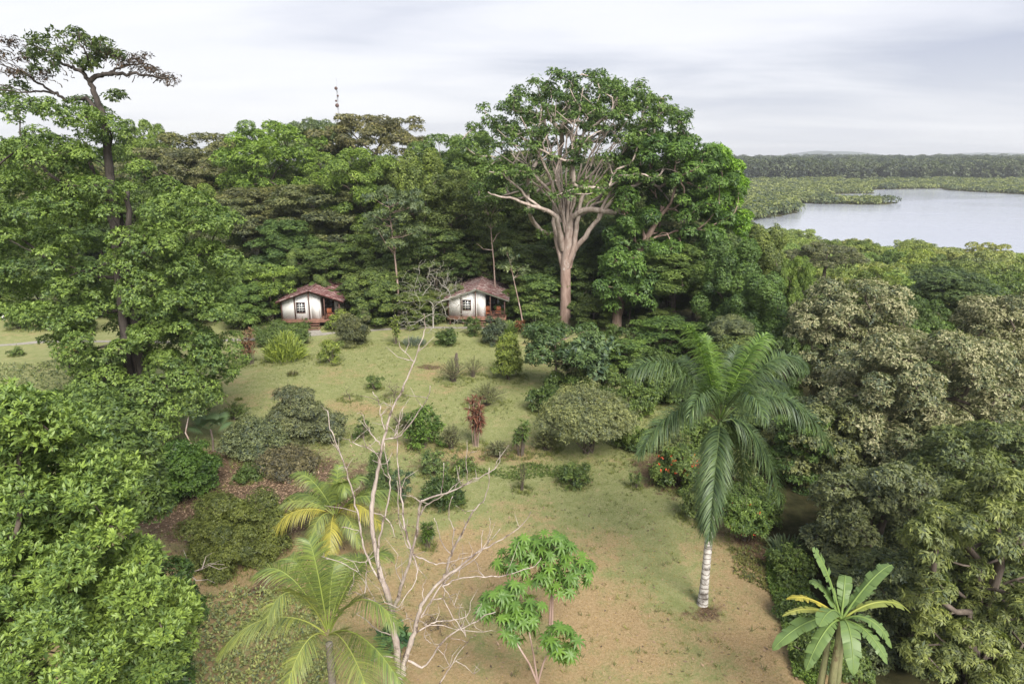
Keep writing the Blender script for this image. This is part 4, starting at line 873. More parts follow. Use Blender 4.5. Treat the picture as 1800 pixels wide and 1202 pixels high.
def palm(name, label, px, py, D, color, fronds, trunk_r, mat_trunk, n=80, ll=0.8, wd=0.045, hang=0.6, shaft=None, bx=None, seed=0, cat='palm tree', **kw):
    rng = np.random.default_rng(seed); c = pt(px, py, D); gx_, gy_ = (c[0], c[1]) if bx is None else bx
    gz = float(terrain0(gx_, gy_)); e = empty(name, (gx_, gy_, gz)); tag(e, label, cat); o_ = np.array([gx_, gy_, gz])
    top = c-np.array([0, 0, 0.35]) if shaft is None else c-np.array([0, 0, shaft]); b = MB()
    hh = np.linspace(0, 1, 60); P = o_+(top-o_)*hh[:, None]; rr = trunk_r*(1+0.45*np.exp(-hh*14)-0.18*hh)*(1+0.05*(np.arange(60) % 3 == 0)); P[0, 2] -= 0.15
    b.tube(P-o_, rr, 12); b.build('trunk', mat_trunk, e)
    if shaft:
        b = MB(); hs = np.linspace(0, 1, 8)[:, None]; b.tube(top-o_+(c-top)*hs*0.92, [trunk_r*.85, trunk_r*1.05, trunk_r*1.1, trunk_r*1.05, trunk_r*.95, trunk_r*.8, trunk_r*.6, trunk_r*.5], 10, t=0.4); b.build('crown_shaft', M_PALM, e, (0.11, 0.17, 0.05), smooth=True)
    for f in fronds:
        fx, fy, dd, lift = f[:4]; col = f[4] if len(f) > 4 else color
        tip = pt(fx, fy, D+dd); L = np.linalg.norm(tip-c); bs = c+nrm(tip-c+np.array([0, 0, lift]))*0.12
        sc = min(1.25, 0.55+L/6.0)
        frond_mesh(rng, bs-o_, tip-o_, lift, int(n*min(1.3, 0.5+L/7)), ll*sc, wd, hang, **kw).build('frond', M_PALM, e, col)
    return e
m, t, o = mat('royal_palm_trunk'); g = noise(t, 2.2, 5, 0.65); r = ramp(t, [(0.40, (0.16, 0.145, 0.13)), (0.5, (0.42, 0.40, 0.375)), (0.7, (0.62, 0.60, 0.57))]); t.links.new(g, r.inputs[0])
wv = N(t, 'ShaderNodeTexWave', wave_type='BANDS', bands_direction='Z', ins={'Scale': 1.25, 'Distortion': 3.2, 'Detail': 3.0, 'Detail Scale': 2.5}); t.links.new(N(t, 'ShaderNodeTexCoord').outputs['Object'], wv.inputs['Vector'])
r2 = ramp(t, [(0.80, (1, 1, 1)), (0.95, (0.42, 0.38, 0.35))]); t.links.new(wv.outputs[0], r2.inputs[0]); c = mix(t, 1.0, r.outputs[0], r2.outputs[0], 'MULTIPLY')
p = N(t, 'ShaderNodeBsdfPrincipled', ins={'Roughness': 0.85, 'Specular IOR Level': 0.2}); t.links.new(c, p.inputs['Base Color']); t.links.new(p.outputs[0], o.inputs[0]); M_ROYAL = m
RC = (0.085, 0.14, 0.066); RL = (0.12, 0.21, 0.055)
gb = gp(1237, 1066); DR = gb[1]+0.2
palm('royal_palm', 'tall royal palm with a ringed whitish trunk and dark drooping fronds, right of the lawn', 1266, 738, DR, RC,
 [(1208, 572, -.3, 0.7, RL), (1235, 590, 1.3, 0.9, RL), (1106, 655, -0.6, 1.6), (1122, 800, -1.6, 1.7), (1160, 772, 1.5, 1.6), (1212, 730, -2.6, 1.5), (1246, 950, -2.2, 1.4), (1235, 935, -1.3, 1.3), (1375, 885, 0.3, 1.7), (1464, 795, -0.6, 2.3), (1420, 645, 1.2, 1.8), (1392, 690, 2.6, 1.4), (1352, 588, 1.6, 1.1, RL), (1300, 610, 2.5, 1.0), (1180, 640, 2.6, 1.4), (1345, 742, -2.8, 1.6), (1175, 690, 2.4, 1.5), (1310, 850, 2.5, 1.2)],
 0.185, M_ROYAL, n=190, ll=0.82, wd=0.034, hang=0.58, shaft=1.25, bx=(gb[0], DR), seed=3, spread=0.6, vee=0.2, r0=0.035)
CC = (0.155, 0.215, 0.07); CY = (0.27, 0.27, 0.07); CB = (0.20, 0.25, 0.09)
M_COCO = bark_mat('coconut_trunk', (0.11, 0.095, 0.08), (0.26, 0.23, 0.20), sc=3.5, stretch=(0.4, 0.4, 2.5))
palm('coconut_palm', 'nearest coconut palm at the bottom with long feathery arching fronds', 577, 1112, 17.0, CC,
 [(384, 1150, -0.9, 1.15, CB), (452, 1010, 0.3, 1.2), (500, 985, 1.1, 1.1), (541, 948, 0.9, 0.9), (600, 985, 2.0, 1.2), (683, 972, 0.8, 1.0), (640, 975, 1.9, 0.8), (712, 1215, -1.6, 1.0), (500, 1225, -1.6, 0.9, CB), (655, 1240, -2.6, 0.9, CB), (470, 1085, -1.7, 1.4, CB), (560, 1010, 1.6, 0.8), (700, 1100, -1.2, 1.3)],
 0.13, M_COCO, n=140, ll=0.85, wd=0.021, hang=0.38, seed=5, spread=0.14, vee=0.12, r0=0.03)
palm('coconut_palm', 'young coconut palm with yellowing fronds behind the nearest coconut palm', 590, 906, 31.0, CC,
 [(517, 832, 0.8, 0.9), (456, 952, -1.2, 1.3, CY), (470, 905, 0.3, 1.1, CB), (596, 818, 1.2, 0.6), (560, 850, 1.5, 0.7), (640, 838, 1.2, 0.8), (684, 890, 0.2, 1.1), (668, 925, -1.0, 1.2, CY), (580, 985, -1.8, 1.1, CY), (540, 965, -1.6, 1.1, CB), (632, 958, -1.5, 1.0, CB), (610, 865, -1.6, 1.4), (700, 868, 1.0, 0.9), (500, 880, 1.2, 1.0)],
 0.14, M_COCO, n=110, ll=0.95, wd=0.036, hang=0.6, seed=6, spread=0.12, vee=0.2, r0=0.035)
# fan palm left of the lawn
e = empty('fan_palm', tuple(gp(375, 792))); tag(e, 'small blue green fan palm under the tall multi stemmed tree', 'palm tree'); rng = np.random.default_rng(9); dep = 42.0
b = MB(); b.tube([(0, 0, -.1), (0.05, 0, .8), (0, 0, 1.6)], [.09, .07, .07], 7); b.build('trunk', M_BARK, e)
for k in range(9):
    a_ = k*0.7+rng.random()*.3; el = rng.uniform(0.1, 0.9); d = np.array([math.cos(a_)*math.cos(el), math.sin(a_)*math.cos(el), math.sin(el)]); c0 = np.array([0, 0, 1.6]); c1 = c0+d*rng.uniform(.7, 1.0); b = MB(); b.tube([c0, c1], .015, 4, .8)
    sdv = nrm(np.cross(d, [0, 0, 1.0])); n_ = 22; an = np.linspace(-2.0, 2.0, n_); D_ = d*np.cos(an)[:, None]+sdv*np.sin(an)[:, None]-np.array([0, 0, .15]); leaves(b, np.repeat(c1[None], n_, 0), D_, np.repeat(np.cross(sdv, d)[None], n_, 0), 0.75, 0.10, 0.6, 's', 0.4); b.build('frond', M_PALM, e, (0.09, 0.15, 0.085))
# banana plant
def banana_leaf(rng, base, tip, lift, w, t0=0.5, tear=0.25):
    mb = MB(); up = np.array([0, 0, 1.0]); d = tip-base; c1 = base+d*0.3+up*lift; c2 = base+d*0.75+up*lift*0.9; n = 34
    s_ = np.linspace(0, 1, n); Q = bez(base, c1, c2, tip, s_); Tg = nrm(np.gradient(Q, axis=0)); Sd = nrm(np.cross(Tg, up)); Un = np.cross(Sd, Tg)
    mb.tube(Q, np.linspace(.045, .008, n), 6, t=0.95); st = 6
    wp = np.interp(s_, [0, .15, .24, .5, .8, .95, 1], [0, 0.02, .7, 1, .85, .4, 0.02])*w
    for sg in (-1, 1):
        dr = 0.12; off = 0.0
        for i_ in range(st-2, n-1):
            if rng.random() < tear: dr = rng.uniform(0.0, 0.55); off = rng.uniform(0, 0.12)
            V = []
            for k_, j_ in ((0, i_), (1, i_+1)):
                jj_ = j_; 
                for q in (0, 0.5, 1.0): V.append(Q[jj_]+Sd[jj_]*sg*wp[jj_]*q*(1-.2*dr*q)+Tg[jj_]*wp[jj_]*q*(0.25+off)+Un[jj_]*wp[jj_]*(0.22*q-0.95*dr*q*q)-up*0.02*q)
            mb.add(V, [[0, 1, 4, 3], [1, 2, 5, 4]], np.clip(t0+rng.normal()*0.05, 0, 1))
    return mb
rng = np.random.default_rng(12); DBn = 19.3; c = pt(1478, 1092, DBn); gz = float(terrain0(c[0], c[1])); e = empty('banana_plant', (c[0], c[1], gz)); tag(e, 'banana plant with broad torn leaves at the bottom right edge of the lawn', 'banana plant'); o_ = np.array([c[0], c[1], gz])
M_BST = bark_mat('banana_stem', (0.12, 0.14, 0.06), (0.24, 0.22, 0.12), (0.10, 0.06, 0.04), sc=3, patch=0.55)
for dx, dy, tz in ((0, 0, 0), (0.35, 0.2, -0.5), (-0.3, 0.25, -0.9)):
    b = MB(); tp = c-o_+np.array([dx*0.6, dy, tz]); b.tube([(dx, dy, -.1), tp*0.5+np.array([dx*.5, dy*.5, 0]), tp], [.17, .13, .08], 9); b.build('stem', M_BST, e, smooth=True)
BL = (0.13, 0.21, 0.085)
for (fx, fy, dd, lift, w_, col) in [(1428, 962, .6, .5, .27, BL), (1568, 992, .5, .5, .29, BL), (1485, 1010, .9, .5, .24, BL), (1422, 1020, .6, .5, .27, BL), (1382, 1052, .2, .5, .17, (0.28, 0.27, 0.06)), (1375, 1082, -.4, .5, .14, (0.22, 0.25, 0.08)), (1358, 1142, -1.0, .75, .29, BL), (1416, 1178, -1.3, .8, .27, BL), (1500, 1186, -1.6, .9, .3, BL), (1568, 1138, -1.0, .8, .27, BL), (1600, 1076, .2, .8, .22, (0.20, 0.25, 0.08)), (1560, 1166, -1.5, .6, .25, BL), (1440, 1100, -1.6, .7, .3, BL), (1535, 1040, 1.2, .6, .25, BL)]:
    tip = pt(fx, fy, DBn+dd); banana_leaf(rng, c-o_, tip-o_, lift, w_, 0.5, 0.45 if col == BL else 0.6).build('leaf', M_PALM, e, col)
# ================================================================ DEAD TREE (strokes traced, then given their own depth)
strokes = [
 [(703,1201),(698,1150),(692,1110),(690,1075),(682,1045),(668,1010),(658,960),(653,905),(655,870),(663,840),(668,805),(673,775),(682,745),(690,715),(705,690),(718,660),(727,635),(735,618),(745,590),(748,570),(745,551)],
 [(727,635),(712,620),(702,608),(701,600)], [(676,755),(669,730),(667,705),(655,688)], [(674,772),(693,771),(707,764),(725,740),(742,715),(752,700),(756,678)], [(693,771),(697,750),(703,745)],
 [(668,782),(655,765),(642,745),(637,728)], [(665,797),(645,787),(620,778),(614,772)],
 [(673,1026),(655,1000),(641,966),(634,930),(628,900),(620,865),(609,824),(599,798),(591,778),(581,756),(576,722)], [(599,798),(588,785),(581,775)],
 [(682,1045),(673,1026),(663,990),(666,948),(677,903),(685,868),(686,845),(680,814),(676,778)], [(684,840),(672,825),(668,810)], [(657,901),(675,905),(691,927),(694,943)],
 [(690,1075),(696,1061),(706,1026),(719,991),(723,973),(733,938),(735,910),(738,882),(752,873),(784,869),(812,855),(833,840)],
 [(735,910),(752,885),(775,872),(801,859),(836,843),(870,824)], [(775,869),(779,847),(780,813)], [(800,859),(805,848),(808,820)], [(822,850),(821,835),(819,808)],
 [(723,973),(712,931),(708,903),(705,861),(699,830),(698,798),(699,762),(704,724)], [(712,931),(701,917),(700,880),(698,845)], [(722,966),(714,959),(701,917)],
 [(723,973),(745,982),(766,992),(784,989),(805,982),(828,977)], [(726,975),(735,1001),(731,1022),(717,1043),(700,1068)],
 [(708,1185),(708,1166),(717,1142),(728,1114),(735,1082),(743,1057),(763,1033),(784,1012),(812,991),(847,966),(872,952),(896,940),(917,924),(933,899)],
 [(740,1085),(745,1078),(759,1054),(777,1026),(801,1005),(833,984),(858,956),(879,929)], [(858,956),(861,938),(860,910)],
 [(780,1014),(784,1005),(791,977),(801,956),(819,924),(833,896),(852,878),(859,854),(860,822)], [(794,972),(796,963),(798,931),(789,910),(791,882),(796,872)], [(795,975),(777,956),(770,927),(763,910)],
 [(778,1030),(787,1026),(805,1015),(851,1013),(889,1012),(917,1001),(942,994),(951,980)], [(777,1029),(791,1047),(798,1063)], [(759,1054),(780,1050),(787,1071),(805,1096),(819,1119)],
 [(728,1114),(752,1099),(766,1091),(791,1091),(819,1085),(826,1072)], [(752,1099),(777,1098),(808,1107),(850,1110)], [(717,1160),(745,1177),(766,1142),(777,1128),(801,1108),(826,1098),(850,1082),(871,1075)],
 [(808,1107),(806,1080),(812,1060)], [(826,1098),(838,1078),(846,1060)],
 [(765,1215),(773,1201),(791,1170),(808,1145),(822,1129)], [(801,1161),(819,1170),(833,1184)],
 [(692,1090),(685,1071),(661,1057),(640,1050),(643,1020),(645,1005),(643,987)], [(661,1057),(647,1033),(633,1008),(608,991),(577,982),(538,966)], [(692,1115),(668,1110),(654,1099),(640,1085),(626,1078)],
 [(698,1155),(665,1150),(636,1190),(629,1170),(612,1152),(591,1135)], [(640,1050),(625,1040),(612,1045)], [(601,926),(620,930),(636,934)], [(690,1100),(715,1085),(740,1092)], [(706,1026),(695,1000),(700,975)], [(758,1130),(745,1120),(750,1095)], [(791,1170),(780,1150),(786,1130)], [(847,966),(845,945),(850,930)], [(745,1057),(742,1030),(750,1015)]]
gb = pt(703, 1201, 17.0); e = empty('dead_tree', (gb[0], 17.0, 0)); tag(e, 'bare dead tree with pale twisting branches standing in the foreground', 'dead tree'); o_ = np.array([gb[0], 17.0, 0.0])
rng = np.random.default_rng(14); known = []; b = MB(); px_m = 17.0*1.28/F
for si, st in enumerate(strokes):
    D0 = 17.0; par_r = 0.15
    if known:
        dd_ = [math.hypot(k_[0]-st[0][0], k_[1]-st[0][1]) for k_ in known]; j_ = int(np.argmin(dd_)); D0 = known[j_][2]; par_r = known[j_][3]
    ln = sum(math.dist(a_, c_) for a_, c_ in zip(st[:-1], st[1:])); slope = rng.uniform(-0.35, 0.35)*px_m*(1 if si else 0.2)
    r0 = {0: 0.145, 7: 0.045, 9: 0.055, 12: 0.075, 17: 0.04, 22: 0.135, 23: 0.04, 25: 0.042, 28: 0.035, 33: 0.045, 36: 0.045, 38: 0.035}.get(si, min(par_r*0.75, 0.012+ln*0.00016)); r0 = min(r0, par_r) if si not in (22,) else r0
    r1 = 0.013 if ln > 60 else 0.009; P = []; acc = 0
    for k, (x_, y_) in enumerate(st):
        if k: acc += math.dist(st[k-1], st[k])
        P.append(pt(x_, y_, D0+slope*acc))
    P = np.array(P); m_ = len(P)*3; tt = np.linspace(0, len(P)-1, m_); P2 = np.column_stack([np.interp(tt, range(len(P)), P[:, a_]) for a_ in range(3)])
    P2[1:-1] = (P2[:-2]+2*P2[1:-1]+P2[2:])/4; P2[1:-1] += rng.normal(size=(m_-2, 3))*0.012
    f_ = np.linspace(0, 1, m_); rr = r1+(r0-r1)*(1-f_)**(1.7 if si in (0, 22) else 1.1)
    if si in (0,):
        P2 = np.vstack([[gb[0]+.05, 17.0, -0.2], [gb[0]-.05, 17.0, 2.2], P2]); rr = np.concatenate([[0.25, 0.2], rr])
    rr = rr*0.8*(1+0.16*rng.normal(size=len(rr)).clip(-1, 1)); b.tube(P2-o_, rr, 7 if r0 > .04 else 5)
    acc = 0
    for k, (x_, y_) in enumerate(st):
        if k: acc += math.dist(st[k-1], st[k])
        known.append((x_, y_, D0+slope*acc, r1+(r0-r1)*(1-acc/max(ln, 1))**1.5))
kn_ = [k_ for k_ in known if k_[1] < 1190]
for _ in range(170):
    k_ = kn_[rng.integers(len(kn_))]; p0 = pt(k_[0], k_[1], k_[2]); u_ = rdir(rng, 1)[0]; u_[2] = abs(u_[2])*.8+.15; ln = rng.uniform(.15, .65)*(1 if rng.random() < .8 else 1.6); q1 = p0+u_*ln*.5+rng.normal(size=3)*.04; q2 = p0+u_*ln+rng.normal(size=3)*.09+[0, 0, .06]
    b.tube(np.array([p0, q1, q2])-o_, [min(.011, k_[3]), .008, .004], 4)
b.build('branches', M_DEAD, e, smooth=True)
# ================================================================ SHRUBS
def depth(p): return p[1]*CP+(H-p[2])*SP
def shrub(label, px, py, wpx, hpx, color, kind='round', L=0.16, name='shrub', cat='shrub', lm=None, seed=None, n=None, sparse=1.0, stemcol=None, W=None, flowers=None, **kw):
    if kind in ('round', 'low', 'cone', 'open'): L *= 0.82; W = W and W*0.82
    seed = int(px*7+py) if seed is None else seed; rng = np.random.default_rng(seed); g = gp(px, py); s_ = depth(g)/F; r = wpx*0.5*s_
    c = np.array([g[0], g[1]+r*0.75, 0.0]); c[2] = float(terrain0(c[0], c[1])); h = max(0.25, pt(px, py-hpx, c[1]+r*0.1)[2]-c[2]); lm = lm or M_LEAF
    e = empty(name, tuple(c)); tag(e, label, cat, kw.pop('group', None)); st = MB(); fo = MB(); W = W or L*0.45
    if kind in ('round', 'low', 'cone', 'open'):
        M = n or int(np.clip(12*(r/0.8)**1.2, 10, 60)); cz = h*(0.48 if kind != 'open' else 0.62)
        if kind == 'cone':
            z_ = rng.random(M)**0.9; a_ = rng.random(M)*6.28; q = r*0.8*(1-z_*0.8)*np.sqrt(rng.random(M)*0.6+0.4); C = np.stack([q*np.cos(a_), q*np.sin(a_), 0.12*h+z_*h*0.82], 1); pr = r*0.30*np.ones(M)
        else: C, R0 = puffs_on(rng, M, (0, 0, cz), (r*0.74, r*0.74, h-cz-r*0.12), r*0.30, zmin=-0.75 if kind != 'open' else -0.35); pr = R0[:, 0]; ol = rng.random(M) < .16; C[ol] = (C[ol]-[0, 0, cz])*rng.uniform(1.1, 1.3, (ol.sum(), 1))+[0, 0, cz]; pr[ol] *= .55
        C[:, 2] = np.maximum(C[:, 2], 0.1*h)
        foliage(rng, C, np.column_stack([pr, pr, pr*kw.pop('zf', 0.75)]), L, W, cover=1.7*sparse, mb=fo, low=-0.6, bump=kw.pop('bump', 0.4), shell=0.6, cull=0.6, **kw)
        for k in range(int(10+r*16)):
            u_ = rdir(rng, 1)[0]; u_[2] = abs(u_[2]); j_ = C[rng.integers(M)]; a0 = j_; a1 = j_+u_*r*rng.uniform(.25, .6)+[0, 0, .12*r]; a1[2] = max(a1[2], .05); st.tube([a0, (a0+a1)/2+rng.normal(size=3)*.03*r, a1], [.008, .006, .003], 3)
            nl = 9; q_ = rng.uniform(.3, 1, nl)[:, None]; leaves(fo, a0+(a1-a0)*q_, nrm(rdir(rng, nl)+u_*.7), rdir(rng, nl)+[0, 0, .8], L*(.7+.5*rng.random(nl)), W, np.clip(.55+.2*rng.normal(size=nl), 0, 1))
        for k in range(7 if kind != 'open' else 9):
            t_ = C[rng.integers(M)]; bb = np.array([rng.normal()*r*.08, rng.normal()*r*.08, -.05]); st.tube([bb, (bb+t_)*0.5+np.array([0, 0, .1*h]), t_], [0.012+0.018*h*.5, .012+.008*h, .008], 5)
    elif kind == 'wispy':
        m_ = n or 70
        for k in range(m_):
            a_ = rng.random()*6.28; q = rng.random()**.5; tip = np.array([math.cos(a_)*r*q, math.sin(a_)*r*q, h*(1-0.55*q*q)*rng.uniform(.75, 1.05)]); md = tip*np.array([.45, .45, .75]); tt = np.linspace(0, 1, 7)[:, None]
            P = (1-tt)**2*np.array([rng.normal()*r*.07, rng.normal()*r*.07, 0])+2*tt*(1-tt)*md*np.array([1, 1, 1.2])+tt*tt*tip; st.tube(P, np.linspace(.011, .004, 7), 3)
            nl = int(16*sparse*(0.6+h*0.4))+2; u_ = rng.uniform(.3, 1, nl); Q = np.column_stack([np.interp(u_, np.linspace(0, 1, 7), P[:, j_]) for j_ in range(3)]); leaves(fo, Q, nrm(rdir(rng, nl)+np.array([0, 0, .3])), rdir(rng, nl)+np.array([0, 0, .7]), L*(.6+.7*rng.random(nl)), W, np.clip(.5+.2*rng.normal(size=nl), 0, 1))
    elif kind == 'strap':
        m_ = n or 220; a_ = rng.random(m_)*6.28; q = np.sqrt(rng.random(m_)); B = np.stack([np.cos(a_)*q*r*.75, np.sin(a_)*q*r*.75, np.zeros(m_)], 1); D_ = nrm(np.stack([np.cos(a_)*q*.5, np.sin(a_)*q*.5, np.ones(m_)], 1)+.22*rng.normal(size=(m_, 3)))
        ly = kw.get('lay', 0); B[:, 2] = ly*h*(1-q*q*.7)*rng.random(m_); D_ = nrm(D_+.3*ly*rdir(rng, m_)); Nn = nrm(rdir(rng, m_)*.6+np.array([0, -1, .4])); hh = h*rng.uniform(.55, 1.12, m_)*(1-.25*q)*(1-.55*ly); leaves(fo, B, D_, Nn, hh, W, np.clip(.5+.22*rng.normal(size=m_), 0, 1), 's', kw.get('droop', .35)); st.tube([(0, 0, -.05), (0, 0, h*.4)], .03, 5)
    elif kind == 'cane':
        m_ = n or 9
        for k in range(m_):
            a_ = rng.random()*6.28; q = rng.random()**.5*.6; hh = h*rng.uniform(.45, .95); tip = np.array([math.cos(a_)*r*q, math.sin(a_)*r*q, hh]); st.tube([tip*np.array([.4, .4, 0])-[0, 0, .05], tip*np.array([.7, .7, .5]), tip], [.022, .018, .014], 5)
            for lev in range(3):
                nl = 13; c0 = tip*np.array([1, 1, 1-.16*lev]); a2 = rng.random(nl)*6.28; el = rng.uniform(-.1, 1.2, nl)-lev*.35; D_ = np.stack([np.cos(a2)*np.cos(el), np.sin(a2)*np.cos(el), np.sin(el)], 1)
                leaves(fo, np.repeat(c0[None], nl, 0), D_, np.cross(D_, np.cross([0, 0, 1.0], D_)), L*(.7+.5*rng.random(nl)), W, np.clip(.5+.2*rng.normal(size=nl)-lev*.1, 0, 1), 's', .5)
    elif kind == 'twigs':
        m_ = n or 60; T_ = []
        for k in range(m_):
            u_ = rdir(rng, 1)[0]; u_[2] = abs(u_[2]); T_.append(u_*np.array([r, r, h*.95])*rng.uniform(.6, 1)+np.array([0, 0, h*.05]))
        g_ = grow(rng, np.array([[0, 0, -.1], [0, 0, h*.12], [0.02, 0, h*.25]]), kw.get('tr0', .015+.012*h), np.array(T_), rtip=kw.get('rtip', .008), seg=.3, mb=st, bias=.2); nl = int(260*sparse); Tn = np.array(T_)[rng.integers(0, m_, nl)]+rng.normal(size=(nl, 3))*.12*r
        leaves(fo, Tn, rdir(rng, nl), rdir(rng, nl)+[0, 0, .5], L, W, np.clip(.5+.2*rng.normal(size=nl), 0, 1))
    if fo.n: fo.build('foliage', lm, e, color)
    if st.n: st.build('stem', stemcol or M_BARK, e)
    if flowers:
        m2, cnt, sz = flowers; bl = MB(); u_ = rdir(rng, cnt); u_[:, 2] = np.abs(u_[:, 2])*.9; u_[:, 1] = -np.abs(u_[:, 1])*rng.choice([1, 1, -1], cnt); P = u_*np.array([r*.95, r*.95, h*.55])+[0, 0, h*.45]
        for k in range(cnt): nl = 6; leaves(bl, np.repeat(P[k][None], nl, 0)+rng.normal(size=(nl, 3))*sz*.3, rdir(rng, nl)+[0, -.3, .5], rdir(rng, nl), sz, sz*.7, .5)
        bl.build('blossom', m2, e)
    return e
M_ORANGE = solid('orange_petals', (0.75, 0.13, 0.05), 0.5, 0.3, 6); M_PETAL = solid('white_petals', (0.8, 0.8, 0.76), 0.5, 0.1, 6)
G1, G2, G3, G4 = (0.125, 0.185, 0.055), (0.085, 0.135, 0.04), (0.16, 0.18, 0.095), (0.20, 0.26, 0.06)
PALE = (0.19, 0.215, 0.10); RED = (0.165, 0.072, 0.05); BGR = (0.10, 0.135, 0.085)
